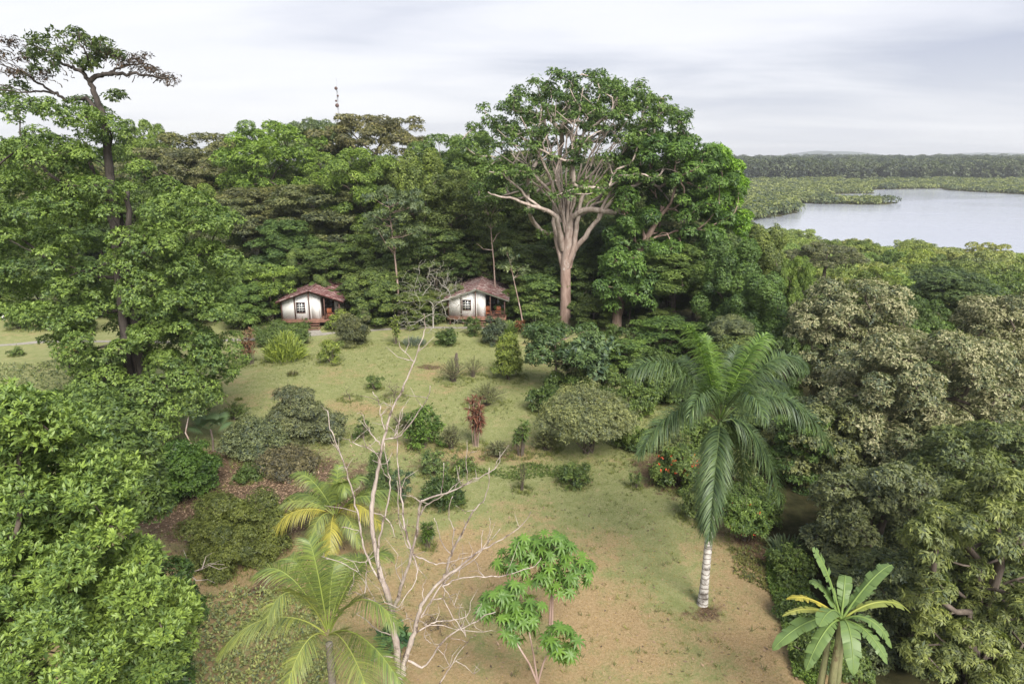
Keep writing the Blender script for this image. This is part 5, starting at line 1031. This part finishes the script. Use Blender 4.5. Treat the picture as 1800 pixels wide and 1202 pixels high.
SH = [
 ('bright yellow green clump of upright strap leaves near the left bungalow', 492, 641, 86, 62, G4, 'strap', .1, dict(n=900, W=.10, droop=.9, lay=.78)),
 ('rounded bush rising behind the yellow green strap leaved clump', 485, 612, 95, 42, G1, 'round', .14, {}),
 ('red brown cane plant beside the yellow green strap leaved clump', 437, 645, 46, 70, (0.22, 0.115, 0.075), 'cane', .5, dict(W=.08, lm=M_TI, n=16, cat='cane plant', name='cane_plant')),
 ('small yellow green bush alone on the lawn below the left bungalow', 578, 643, 46, 46, G4, 'round', .13, dict(sparse=.8)),
 ('large feathery bush beside the path below the left bungalow', 614, 613, 66, 66, G3, 'round', .16, dict(W=.05, tip=1.0)),
 ('low yellow green bush at the right corner of the left bungalow', 597, 585, 40, 38, G4, 'round', .2, {}),
 ('upright yellow green plant on the lawn beside the path', 693, 608, 30, 58, G4, 'cane', .4, dict(W=.11, n=9)),
 ('mound of blue grey blades on the lawn beside the path', 725, 612, 52, 26, (0.13, 0.165, 0.125), 'strap', .1, dict(n=420, W=.04, droop=.6, lay=.4)),
 ('dark low bush under the bare twiggy tree', 783, 610, 42, 30, G2, 'round', .2, dict(W=.08)),
 ('dark bush at the left of the planting before the right bungalow', 832, 592, 36, 34, G2, 'round', .16, {}),
 ('blue green leafy bush before the steps of the right bungalow', 868, 610, 52, 50, BGR, 'round', .2, dict(W=.07)),
 ('bright green bush at the right corner of the right bungalow', 893, 588, 50, 36, G1, 'strap', .1, dict(n=260, W=.1, droop=.6)),
 ('rusty red plant at the foot of the thin leaning trunk', 915, 588, 26, 26, (0.22, 0.09, 0.05), 'cane', .4, dict(W=.08, lm=M_TI, n=9, name='cane_plant', cat='cane plant')),
 ('yellow green conical small tree at the right edge of the lawn', 893, 674, 68, 92, G4, 'cone', .17, dict(n=42, zf=.5, name='small_tree', cat='small tree')),
 ('thin grey green straggly shrub beside the bare earth patch', 795, 678, 66, 50, G3, 'wispy', .09, dict(n=110)),
 ('pale wispy bush with bent stems right of the bare earth patch', 830, 668, 50, 46, PALE, 'wispy', .09, dict(n=60, sparse=.8)),
 ('small green bush in the middle of the lawn', 656, 689, 32, 34, G1, 'round', .11, {}),
 ('brown twiggy bush beside the small green bush on the lawn', 690, 706, 46, 40, (0.15, 0.12, 0.08), 'twigs', .07, dict(n=90, sparse=1.0)),
 ('sparse spidery sapling in the middle of the lawn', 611, 707, 42, 32, G1, 'twigs', .09, dict(n=16, sparse=.3)),
 ('tiny dark tussock on the lawn left of the spidery sapling', 513, 662, 18, 17, (0.10, 0.10, 0.045), 'strap', .1, dict(n=60, W=.05)),
 ('very small dark plant at the left of the lawn', 419, 704, 10, 8, G2, 'strap', .1, dict(n=30, W=.05)),
 ('loose wispy light green bush on the right of the lawn', 855, 722, 84, 50, PALE, 'wispy', .1, dict(n=190)),
 ('tall red leaved cane plant in the middle of the garden', 836, 792, 50, 98, RED, 'cane', .5, dict(W=.085, lm=M_TI, n=16, name='cane_plant', cat='cane plant', stemcol=M_BARK_PALE)),
 ('dense glossy bright green bush left of the red leaved cane plant', 744, 796, 70, 76, (0.10, 0.175, 0.04), 'round', .22, dict(W=.09, tip=.9)),
 ('thin grey green bush between the glossy bush and red cane plant', 792, 796, 46, 52, G3, 'wispy', .1, dict(n=110)),
 ('small dark bush behind the left tip of the dead tree', 635, 775, 34, 42, G2, 'round', .15, {}),
 ('upright leafy plant right of the red leaved cane plant', 915, 808, 44, 74, G1, 'cane', .34, dict(W=.09, n=14)),
 ('big pale grey green rounded bush right of the garden', 1040, 822, 168, 128, (0.21, 0.24, 0.12), 'open', .13, dict(n=64, W=.05, sparse=.62)),
 ('small bright green bush at the edge of the dry lawn', 1009, 862, 60, 46, G1, 'round', .16, {}),
 ('thin leaning sprig with a tuft of leaves on the dry lawn', 918, 868, 34, 62, PALE, 'wispy', .09, dict(n=26, sparse=.7)),
 ('little sapling under the big pale grey green bush', 1118, 862, 30, 42, G1, 'cane', .22, dict(W=.06, n=5)),
 ('large blue grey shrub left of the dead tree', 515, 790, 110, 100, (0.16, 0.185, 0.105), 'round', .15, dict(W=.055, n=55)),
 ('wide grey green shrub at the left of the large blue grey shrub', 435, 815, 120, 72, (0.155, 0.19, 0.10), 'round', .15, dict(n=50)),
 ('grey green shrub at the right of the large blue grey shrub', 572, 785, 70, 60, (0.155, 0.18, 0.10), 'round', .14, dict(n=30)),
 ('low brown green shrub on the leaf litter', 490, 842, 120, 44, (0.16, 0.15, 0.09), 'low', .12, dict(n=50, sparse=.6)),
 ('small green shrub at the left edge of the leaf litter', 430, 852, 60, 34, G2, 'low', .13, {}),
 ('big dense olive green dome shaped bush on the leaf litter', 396, 1016, 168, 142, (0.12, 0.15, 0.045), 'round', .095, dict(n=75, tmean=.55, sparse=1.25)),
 ('dark bush with star shaped leaf tufts behind the dead tree', 778, 900, 78, 58, (0.065, 0.11, 0.035), 'round', .24, dict(W=.06, tip=1.0, sparse=.9)),
 ('small dark green spiky plant alone right of the dead tree stem', 750, 968, 32, 52, (0.07, 0.12, 0.025), 'cane', .3, dict(W=.05, n=9)),
 ('soft feathery light green conifer like shrub behind the dead tree', 664, 880, 66, 84, (0.135, 0.20, 0.08), 'cone', .12, dict(n=40, W=.03, tip=1.2)),
 ('blue green rounded bush just right of the feathery shrub', 704, 892, 48, 74, (0.08, 0.13, 0.07), 'round', .1, {}),
 ('light green shrub above the dark star leaved bush', 762, 842, 58, 52, (0.13, 0.19, 0.07), 'round', .14, dict(sparse=.8)),
 ('green shrub with orange flowers at the right edge of the dry lawn', 1198, 868, 92, 80, G1, 'round', .15, dict(n=34, flowers=(M_ORANGE, 34, .1))),
 ('bright green shrub between the two orange flowering shrubs', 1230, 925, 66, 66, (0.14, 0.19, 0.065), 'round', .13, {}),
 ('rounded bright green shrub with orange flowers right of the palm trunk', 1318, 968, 92, 88, (0.12, 0.19, 0.05), 'open', .14, dict(n=40, flowers=(M_ORANGE, 24, .09))),
 ('clump of pale green fern like blades right of the flowering shrub', 1392, 985, 60, 58, (0.11, 0.155, 0.085), 'strap', .1, dict(n=140, W=.09, droop=.6)),
 ('dark broad leaved bush left of the slim white trunk at lawn edge', 955, 730, 58, 46, G2, 'round', .22, dict(W=.1)),
 ('dense dark green bush in front of the tall multi stemmed tree', 300, 892, 130, 110, (0.08, 0.15, 0.032), 'round', .16, dict(n=60, sparse=1.2)),
 ('bush of mixed green leaves behind the orange flowering shrub', 1165, 800, 80, 46, (0.12, 0.15, 0.06), 'low', .16, {}),
 ('leafy bright green bush left of the royal palm fronds', 1120, 745, 80, 80, (0.12, 0.18, 0.05), 'round', .17, dict(n=34)),
 ('dense bush behind the big pale grey green bush', 1000, 745, 70, 56, G1, 'round', .17, {}),
 ('leafy bush beneath the royal palm crown', 1175, 720, 90, 80, G1, 'round', .2, dict(n=34)),
 ('green shrub under the fronds right of the royal palm', 1300, 860, 80, 56, (0.12, 0.15, 0.06), 'round', .16, {}),
 ('grey bush at the far left end of the left lawn', 60, 583, 80, 60, G3, 'round', .22, {}),
 ('white flowered shrub at the far left end of the left lawn', 25, 583, 50, 48, G2, 'round', .2, dict(flowers=(M_PETAL, 10, .22))),
 ('dark bush at the left end of the lawn under the tall tree', 120, 590, 70, 60, G2, 'round', .2, {}),
 ('small round bush on the pale left lawn', 24, 628, 26, 16, G1, 'low', .12, {}),
 ('orange brown low plant on the pale left lawn beneath the tall tree', 124, 622, 22, 18, (0.40, 0.20, 0.05), 'low', .12, {}),
 ('dark leafy plant at the left steps of the left bungalow', 536, 582, 22, 22, G2, 'round', .18, {}),
 ('loose olive shrub behind the glossy bush in the middle of the garden', 712, 762, 60, 40, G3, 'wispy', .1, dict(n=120)),
 ('low straggly shrub between the red leaved cane plant and upright plant', 876, 812, 56, 40, G3, 'wispy', .1, dict(n=120)),
 ('small leafy shrub in the scruffy bed above the dry lawn', 815, 838, 50, 34, G1, 'low', .13, dict(sparse=.7)),
 ('ragged yellow green shrub beside the dense dark garden bush', 960, 800, 56, 44, PALE, 'wispy', .11, dict(n=130)),
 ('small loose green shrub at the left lawn below the fan palm', 405, 745, 60, 40, G1, 'wispy', .12, dict(n=120)),
 ('leafy shrub filling the gap left of the upright plant on the lawn edge', 985, 700, 60, 50, G2, 'round', .17, {}),
 ('green low planting at the right of the left bungalow steps', 580, 582, 30, 20, G1, 'low', .16, {}),
 ('light green bush left of the large yellow green clump', 420, 585, 66, 60, G1, 'round', .2, {}),
 ('dark green bush behind the path between the bungalows', 665, 572, 80, 44, G2, 'round', .22, {}),
 ('broad dark bush beneath the bare twiggy tree behind the path', 735, 574, 80, 36, G2, 'round', .22, {}),
 ('low green hedge like bush in front of the giant trunk', 960, 600, 70, 34, G2, 'round', .18, {}),
]
FOOT = []
for lb, px, py, wp, hp, col, kd, L, kw in SH: q_ = shrub(lb, px, py, wp, hp, col, kd, L, **kw); FOOT.append((q_.location.x, q_.location.y, wp*depth(q_.location)/F/2))
# lawn edge planting on the right: countable bushes along the crest of the slope
rg = random.Random(31)
for k, (px, py) in enumerate([(1075, 640), (1110, 660), (1150, 680), (1200, 720), (1255, 800), (1335, 905), (1120, 800), (1215, 790), (1400, 1035), (1420, 1110), (1445, 1190), (1290, 910), (1350, 940), (1500, 1200), (1060, 700), (1040, 660)]):
    cn, c_ = rg.choice([('deep green', G2), ('mid green', G1), ('light green', (0.12, 0.18, 0.05))])
    shrub(('%s leafy bush at the crest of the slope, %s' % (cn, ['below the reddish trunk', 'between reddish trunk and palm', 'behind the palm crown', 'left under the palm crown', 'behind the palm trunk', 'above the flowering shrub', 'behind the pale rounded bush', 'beside the orange flowers', 'above the banana plant', 'left of the banana leaves', 'under the banana plant', 'right of the palm trunk', 'beside the dark hollow', 'at the foot of the banana plant', 'left of the palm crown', 'below the giant trunk'][k])).replace('leafy bush at the crest of the slope', 'bush on the slope crest'), px, py, rg.uniform(70, 100), rg.uniform(50, 72), c_, 'round', 0.18 if py < 900 else .12, n=26)
# small trees with visible stems
def stree(label, base, path, D, r0, puffs, pr, L, color, bm, lm=None, zf=0.45, twigs=(), name='slender_tree', cover=1.5, seed=0, **kw):
    rng = np.random.default_rng(seed+400); b0 = gp(*base) if len(base) == 2 else np.array(base); D = b0[1] if D is None else D
    b0 = np.array([pt(base[0], 600, D)[0] if len(base) == 2 else b0[0], D, float(terrain0(b0[0], D))]); e = empty(name, tuple(b0)); tag(e, label, 'tree'); P = densify([b0+[0, 0, -.1]]+[pt(x_, y_, D) for x_, y_ in path], 4)-b0
    mb = MB(); mb.tube(P, np.linspace(r0, r0*.35, len(P)), 7)
    for tw in twigs: Q = densify([pt(x_, y_, D+d_) for x_, y_, d_ in tw], 3)-b0; mb.tube(Q, np.linspace(r0*.45, r0*.15, len(Q)), 5)
    C = np.array([pt(x_, y_, D+d_) for x_, y_, d_ in puffs])-b0
    for c_ in C: j_ = int(np.argmin(np.linalg.norm(P-c_-[0, 0, -pr], axis=1))); mb.tube([P[j_], (P[j_]+c_)/2+[0, 0, -.1*pr], c_], [r0*.3, r0*.2, r0*.1], 4)
    mb.build('trunk', bm, e, smooth=True); rr = pr*(.75+.5*rng.random(len(C))); foliage(rng, C, np.column_stack([rr, rr, rr*zf]), L, cover=cover, **kw).build('crown', lm or M_LEAF, e, color)
    return e
def rp(rng, n, x0, x1, y0, y1, dd): return [(rng.uniform(x0, x1), rng.uniform(y0, y1), rng.uniform(-dd, dd)) for _ in range(n)]
r_ = random.Random(3)
stree('slender pale trunked tree with an airy layered crown between the bungalows', (703, 572), [(701, 545), (699, 500), (694, 450), (689, 410), (684, 365)], 79.0, .16, rp(r_, 34, 650, 742, 330, 410, 3)+rp(r_, 8, 655, 730, 410, 440, 2), .95, .3, (0.12, 0.165, 0.08), M_BARK_PALE, twigs=[[(694, 445, 0), (680, 432, -.5), (665, 405, -1)], [(693, 440, 0), (705, 425, .4), (712, 410, .6)]], W=.1, K=9, tip=.1, seed=1)
stree('slim straight trunked tree with bare side branches behind the right bungalow', (872, 560), [(871, 520), (868, 460), (864, 420), (862, 385)], 83.0, .12, rp(r_, 18, 835, 895, 345, 395, 2.5), .95, .3, (0.11, 0.15, 0.06), M_BARK_PALE, twigs=[[(867, 440, 0), (850, 438, -.5), (838, 428, -1)], [(867, 425, 0), (874, 412, .4), (880, 408, .6)]], seed=2)
stree('thin pale trunk leaning left beside the right bungalow', (921, 577), [(915, 545), (905, 500), (896, 458)], 76.0, .09, rp(r_, 12, 882, 925, 440, 480, 1.5), .6, .25, (0.11, 0.15, 0.07), M_BARK_PALE, seed=3, cover=1.1)
stree('dark green small tree with slim white trunk at the right lawn edge', (978, 690), [(978, 670), (977, 640), (976, 610), (975, 590)], None, .09, rp(r_, 40, 930, 1050, 575, 640, 2.6), .85, .24, (0.085, 0.14, 0.055), M_BARK_PALE, zf=.6, seed=4, cover=1.8)
stree('blue green big leaved small tree right of the slim white trunk', (1035, 690), [(1035, 650), (1033, 620)], None, .1, rp(r_, 22, 1005, 1070, 590, 655, 1.8), .8, .42, (0.11, 0.17, 0.085), M_BARK, zf=.6, seed=5, W=.26, K=4)
stree('little crooked white stem sapling beneath the tall multi stemmed tree', (327, 780), [(326, 760), (331, 735), (337, 715)], 41.0, .06, rp(r_, 8, 320, 350, 690, 730, .8), .4, .2, G1, M_BARK_PALE, seed=6)
# bare twiggy tree between the bungalows
shrub('bare twiggy grey tree with sparse leaves standing before the right bungalow', 755, 590, 160, 138, (0.19, 0.20, 0.11), 'twigs', .16, name='twiggy_tree', cat='tree', n=460, sparse=7, stemcol=M_STEM, rtip=.010, tr0=.085)
# weathered stump
e = empty('tree_stump', tuple(gp(803, 655))); tag(e, 'dark weathered standing stump behind the straggly lawn shrub', 'stump'); b = MB(); b.tube([(0, 0, -.1), (0.05, 0, .6), (-.05, 0, 1.3), (.02, 0, 1.9)], [.2, .16, .17, .1], 8); b.tube([(0, 0, 1.1), (.2, .05, 1.4)], [.07, .03], 5); b.build('wood', M_BARK, e)
# dead branches on the ground, bottom left
e = empty('dead_branch', tuple(gp(330, 1030))); tag(e, 'fallen pale dead branches in front of the olive dome bush', 'branch'); g0 = gp(330, 1030); b = MB(); rng = np.random.default_rng(6); Db = g0[1]-1.5
for L_s in ([(300, 1040), (335, 1005), (355, 1000), (385, 985)], [(330, 1005), (345, 1020), (365, 1018), (378, 1024)], [(345, 1003), (368, 990), (395, 992)], [(335, 1005), (330, 985), (322, 965)], [(300, 1045), (302, 1020), (298, 1005)], [(355, 1000), (362, 978), (372, 972)], [(306, 1035), (318, 1018), (312, 998)], [(365, 992), (385, 1000), (400, 996)]):
    Q = densify([pt(x_, y_, Db+rng.uniform(-.3, .3)) for x_, y_ in L_s], 3)-g0; b.tube(Q, np.linspace(.022, .007, len(Q)), 5)
b.build('branches', M_DEAD, e)
# palmate leaved trees in the foreground
def palmate(label, stems, D, puffs, seed):
    rng = np.random.default_rng(seed); x0 = stems[0][0]; b0 = pt(x0[0], x0[1], D); b0 = np.array([b0[0], D, float(terrain0(b0[0], D))]); e = empty('palmate_tree', tuple(b0)); tag(e, label, 'small tree'); mb = MB()
    for st in stems:
        P = [pt(x_, y_, D) for x_, y_ in st]; P = densify([np.array([P[0][0], D, b0[2]-.05])]+P, 3)-b0; mb.tube(P, np.linspace(.055, .022, len(P)), 7)
    mb.build('trunk', M_BARK_PALE, e, smooth=True); lf = MB(); pt_ = MB()
    for (x_, y_, rx, ry, n_) in puffs:
        for k in range(int(n_*1.7)):
            a_ = rng.random()*6.28; q = math.sqrt(rng.random()); c = pt(x_+rx*q*math.cos(a_), y_+ry*q*math.sin(a_), D+rng.uniform(-.8, .8))-b0; hub = pt(x_, y_+ry*.4, D)-b0
            ax = nrm(nrm(c-hub)*0.8+np.array([0, -.2, .8])+rng.normal(size=3)*.2); nl = 8; s1 = nrm(np.cross(ax, [1, .3, 0])); s2 = np.cross(ax, s1); an = np.linspace(0, 6.28*7/8, nl)+rng.random()
            D_ = s1*np.cos(an)[:, None]+s2*np.sin(an)[:, None]+ax*.12; leaves(lf, np.repeat(c[None], nl, 0), D_, np.repeat(ax[None], nl, 0), rng.uniform(.24, .34), .085, np.clip(.5+.15*rng.normal()+.05*rng.normal(size=nl), 0, 1), 'e', .28); pt_.tube([hub+(c-hub)*.15, (hub+c)/2+[0, 0, .05], c], .006, 3, .9)
    lf.build('crown', M_PALM, e, (0.10, 0.195, 0.042)); pt_.build('leaf_stalks', M_LEAF, e, (0.2, 0.22, 0.08))
palmate('taller palmate leaved tree with slim pale trunk on the dry lawn', [[(966, 1095), (969, 1040), (972, 990), (972, 955)], [(972, 1005), (940, 985), (915, 975)]], 23.6, [(972, 958, 38, 24, 30), (908, 985, 42, 24, 28), (1008, 1000, 34, 30, 30), (950, 1005, 40, 24, 22), (930, 960, 30, 18, 12), (982, 1030, 30, 15, 12)], 51)
palmate('lower palmate leaved tree with forked stems at the bottom of the lawn', [[(945, 1200), (930, 1165), (905, 1125), (890, 1090)], [(945, 1200), (938, 1150), (930, 1110)], [(945, 1200), (955, 1165), (970, 1130)]], 20.2, [(872, 1062, 38, 26, 28), (908, 1098, 36, 28, 26), (985, 1130, 32, 32, 26), (930, 1070, 28, 22, 14), (900, 1040, 26, 16, 10)], 52)
shrub('big round leaved seedling half hidden behind the dead tree stems', 688, 1165, 66, 56, (0.085, 0.17, 0.075), 'open', .42, W=.34, n=10, K=3, sparse=.6)
shrub('brown dry twiggy bush on the dry lawn behind the dead tree', 768, 1120, 56, 44, (0.14, 0.10, 0.07), 'twigs', .06, n=60)
# ================================================================ GROUNDCOVER, TURF, LITTER (uncountable)
def poly_scatter(rng, poly_px, n):
    poly = np.array([gp(*q)[:2] for q in poly_px]); lo, hi = poly.min(0), poly.max(0); P = rng.uniform(lo, hi, (n*3, 2)); P = P[in_poly(P, poly)][:n]; P = P[wob(np.column_stack([P, P[:, 0]*0]), 1.6)+rng.normal(size=len(P))*.3 > -.25]
    return np.column_stack([P, terrain0(P[:, 0], P[:, 1])])
def cover(name, label, poly, n, L, W, h, color, seed, K=5):
    rng = np.random.default_rng(seed); P = poly_scatter(rng, poly, n); P[:, 2] += h*rng.random(len(P))*(0.6+0.4*wob(P, 1.1)); n_ = len(P)*K; P = np.repeat(P, K, 0); mb = MB(); D_ = nrm(rdir(rng, n_)+[0, 0, .5]); leaves(mb, P, D_, nrm(rdir(rng, n_)*.6+[0, -.1, 1]), L*(.6+.8*rng.random(n_)), W, np.clip(.5+.25*rng.normal(size=n_), 0, 1)); tag(mb.build(name, M_LEAF, color=color), label, 'groundcover', kind='stuff')
cover('groundcover', 'pale green creeping groundcover below the olive dome bush', [(300, 1060), (430, 1035), (520, 1040), (560, 1080), (600, 1200), (420, 1240), (250, 1240)], 2300, .15, .075, .35, (0.27, 0.31, 0.14), 61)
cover('groundcover', 'bright green creeping groundcover left of the banana plant', [(1345, 975), (1400, 985), (1425, 1050), (1450, 1110), (1440, 1215), (1395, 1190), (1375, 1100), (1350, 1030)], 5200, .10, .055, .35, (0.135, 0.215, 0.05), 62)
cover('groundcover', 'pale groundcover on the left lawn under the tall multi stemmed tree', [(-60, 640), (60, 640), (125, 628), (170, 660), (120, 690), (-60, 700)], 1300, .2, .09, .25, (0.19, 0.23, 0.11), 63)
cover('groundcover', 'weedy green growth along the shallow ditch across the garden', [(780, 822), (870, 826), (930, 815), (990, 822), (1000, 842), (960, 838), (900, 845), (860, 836), (770, 832)], 900, .13, .05, .12, (0.11, 0.17, 0.045), 64)
cover('groundcover', 'leafy yellow green weeds at the right edge of the dry lawn', [(1280, 960), (1350, 990), (1385, 1100), (1350, 1040), (1290, 1010)], 700, .12, .05, .12, (0.18, 0.19, 0.07), 65, K=4)
rng = np.random.default_rng(70); n_ = 260000; yy = 15+57*rng.random(n_)**1.25; xx = rng.uniform(-24, 14, n_); k = xx < edge_x(yy)+.5; xx, yy = xx[k], yy[k]
def blob2(px, py, rx, ry): c = gp(px, py); return np.exp(-(((xx-c[0])/rx)**2+((yy-c[1])/ry)**2))
litr = 1.5*blob2(450, 870, 6.5, 5)+blob2(370, 830, 5, 4); dryv = 1-sst((yy-29)/9); P = np.column_stack([xx, yy, terrain0(xx, yy)]); q = dryv+.45*wob(P, .9)+.3*wob(P, 3.1)+.2*rng.normal(size=len(xx))
for nm, lb, m_, col, cat in (('grass', 'short green turf of the lawn', (q < .55) & (litr < .45), (0.165, 0.20, 0.06), 'grass'), ('dry_grass', 'parched straw coloured turf of the near lawn', (q >= .55) & (litr < .5) & (rng.random(len(q)) < .8), (0.30, 0.215, 0.105), 'grass')):
    Pp = P[m_]; nn = len(Pp); mb = MB(); sz = np.interp(Pp[:, 1], [15, 70], [.75, 1.0]); D_ = nrm(rdir(rng, nn)*.8+[0, 0, .7]); leaves(mb, Pp, D_, nrm(rdir(rng, nn)+[0, -.5, .6]), .075*sz*(.5+rng.random(nn)), .022*sz, np.clip(.5+.28*rng.normal(size=nn), 0, 1)); tag(mb.build(nm, M_LEAF, color=col), lb, cat, kind='stuff')
n_ = 9000; c = gp(445, 865); P = np.column_stack([c[0]+rng.normal(size=n_)*4.2, c[1]+rng.normal(size=n_)*3.3]); P = np.vstack([P, np.column_stack([rng.uniform(-10, 11, 1200), rng.uniform(18, 45, 1200)])]); P = np.column_stack([P, terrain0(P[:, 0], P[:, 1])+.02]); nn = len(P); mb = MB()
leaves(mb, P, nrm(rdir(rng, nn)*[1, 1, .25]), nrm(rdir(rng, nn)*.4+[0, 0, 1]), .16*(.5+rng.random(nn)), .075, rng.random(nn)); M_LIT = foliage_mat('dry_leaf', lo=(0.3, 0.3, 0.3), hi=(1.9, 1.8, 1.7), trans=.05, fixed=(0.20, 0.145, 0.10)); tag(mb.build('leaf_litter', M_LIT), 'fallen brown leaves scattered under the shrubs on the left', 'fallen leaves', kind='stuff')

rng = np.random.default_rng(81); Pl = []
for x_, y_, r_ in FOOT:
    k_ = int(18+70*r_); a_ = rng.random(k_)*6.28; q = r_*rng.uniform(.55, 1.15, k_); Pl.append(np.column_stack([x_+q*np.cos(a_), y_+q*np.sin(a_)*.9]))
w_ = np.column_stack([rng.uniform(-22, 13, 2600), rng.uniform(16, 72, 2600)]); w_ = w_[(wob(np.column_stack([w_, w_[:, 0]*0]), .45) > .05) & (w_[:, 0] < edge_x(w_[:, 1]))]; Pl.append(w_)
P = np.concatenate(Pl); P = np.column_stack([P, terrain0(P[:, 0], P[:, 1])]); P = np.repeat(P, 9, 0); P[:, :2] += rng.normal(size=(len(P), 2))*.05; nn = len(P); mb = MB()
D_ = nrm(rdir(rng, nn)*.7+[0, 0, 1.0]); leaves(mb, P, D_, rdir(rng, nn)+[0, -.4, .4], (.10+.22*rng.random(nn)**2)*np.repeat(rng.uniform(.6, 1.5, nn//9), 9), .022, np.clip(.5+.2*rng.normal(size=nn)+np.repeat(.2*rng.normal(size=nn//9), 9), 0, 1)); tag(mb.build('weeds', M_LEAF, color=(0.16, 0.19, 0.065)), 'uneven weeds and longer grass round the shrubs and over the lawn', 'weeds', kind='stuff')
# ================================================================ AIR
m, t, o = mat('air'); v = N(t, 'ShaderNodeVolumePrincipled', ins={'Density': 0.00019, 'Color': (0.93, 0.96, 1.0, 1), 'Anisotropy': 0.2}); t.links.new(v.outputs[0], o.inputs['Volume'])
hz = MB(); hz.box(-4000, 7000, -400, 7200, -13.0, 75.0); tag(hz.build('haze', m), kind='stuff')
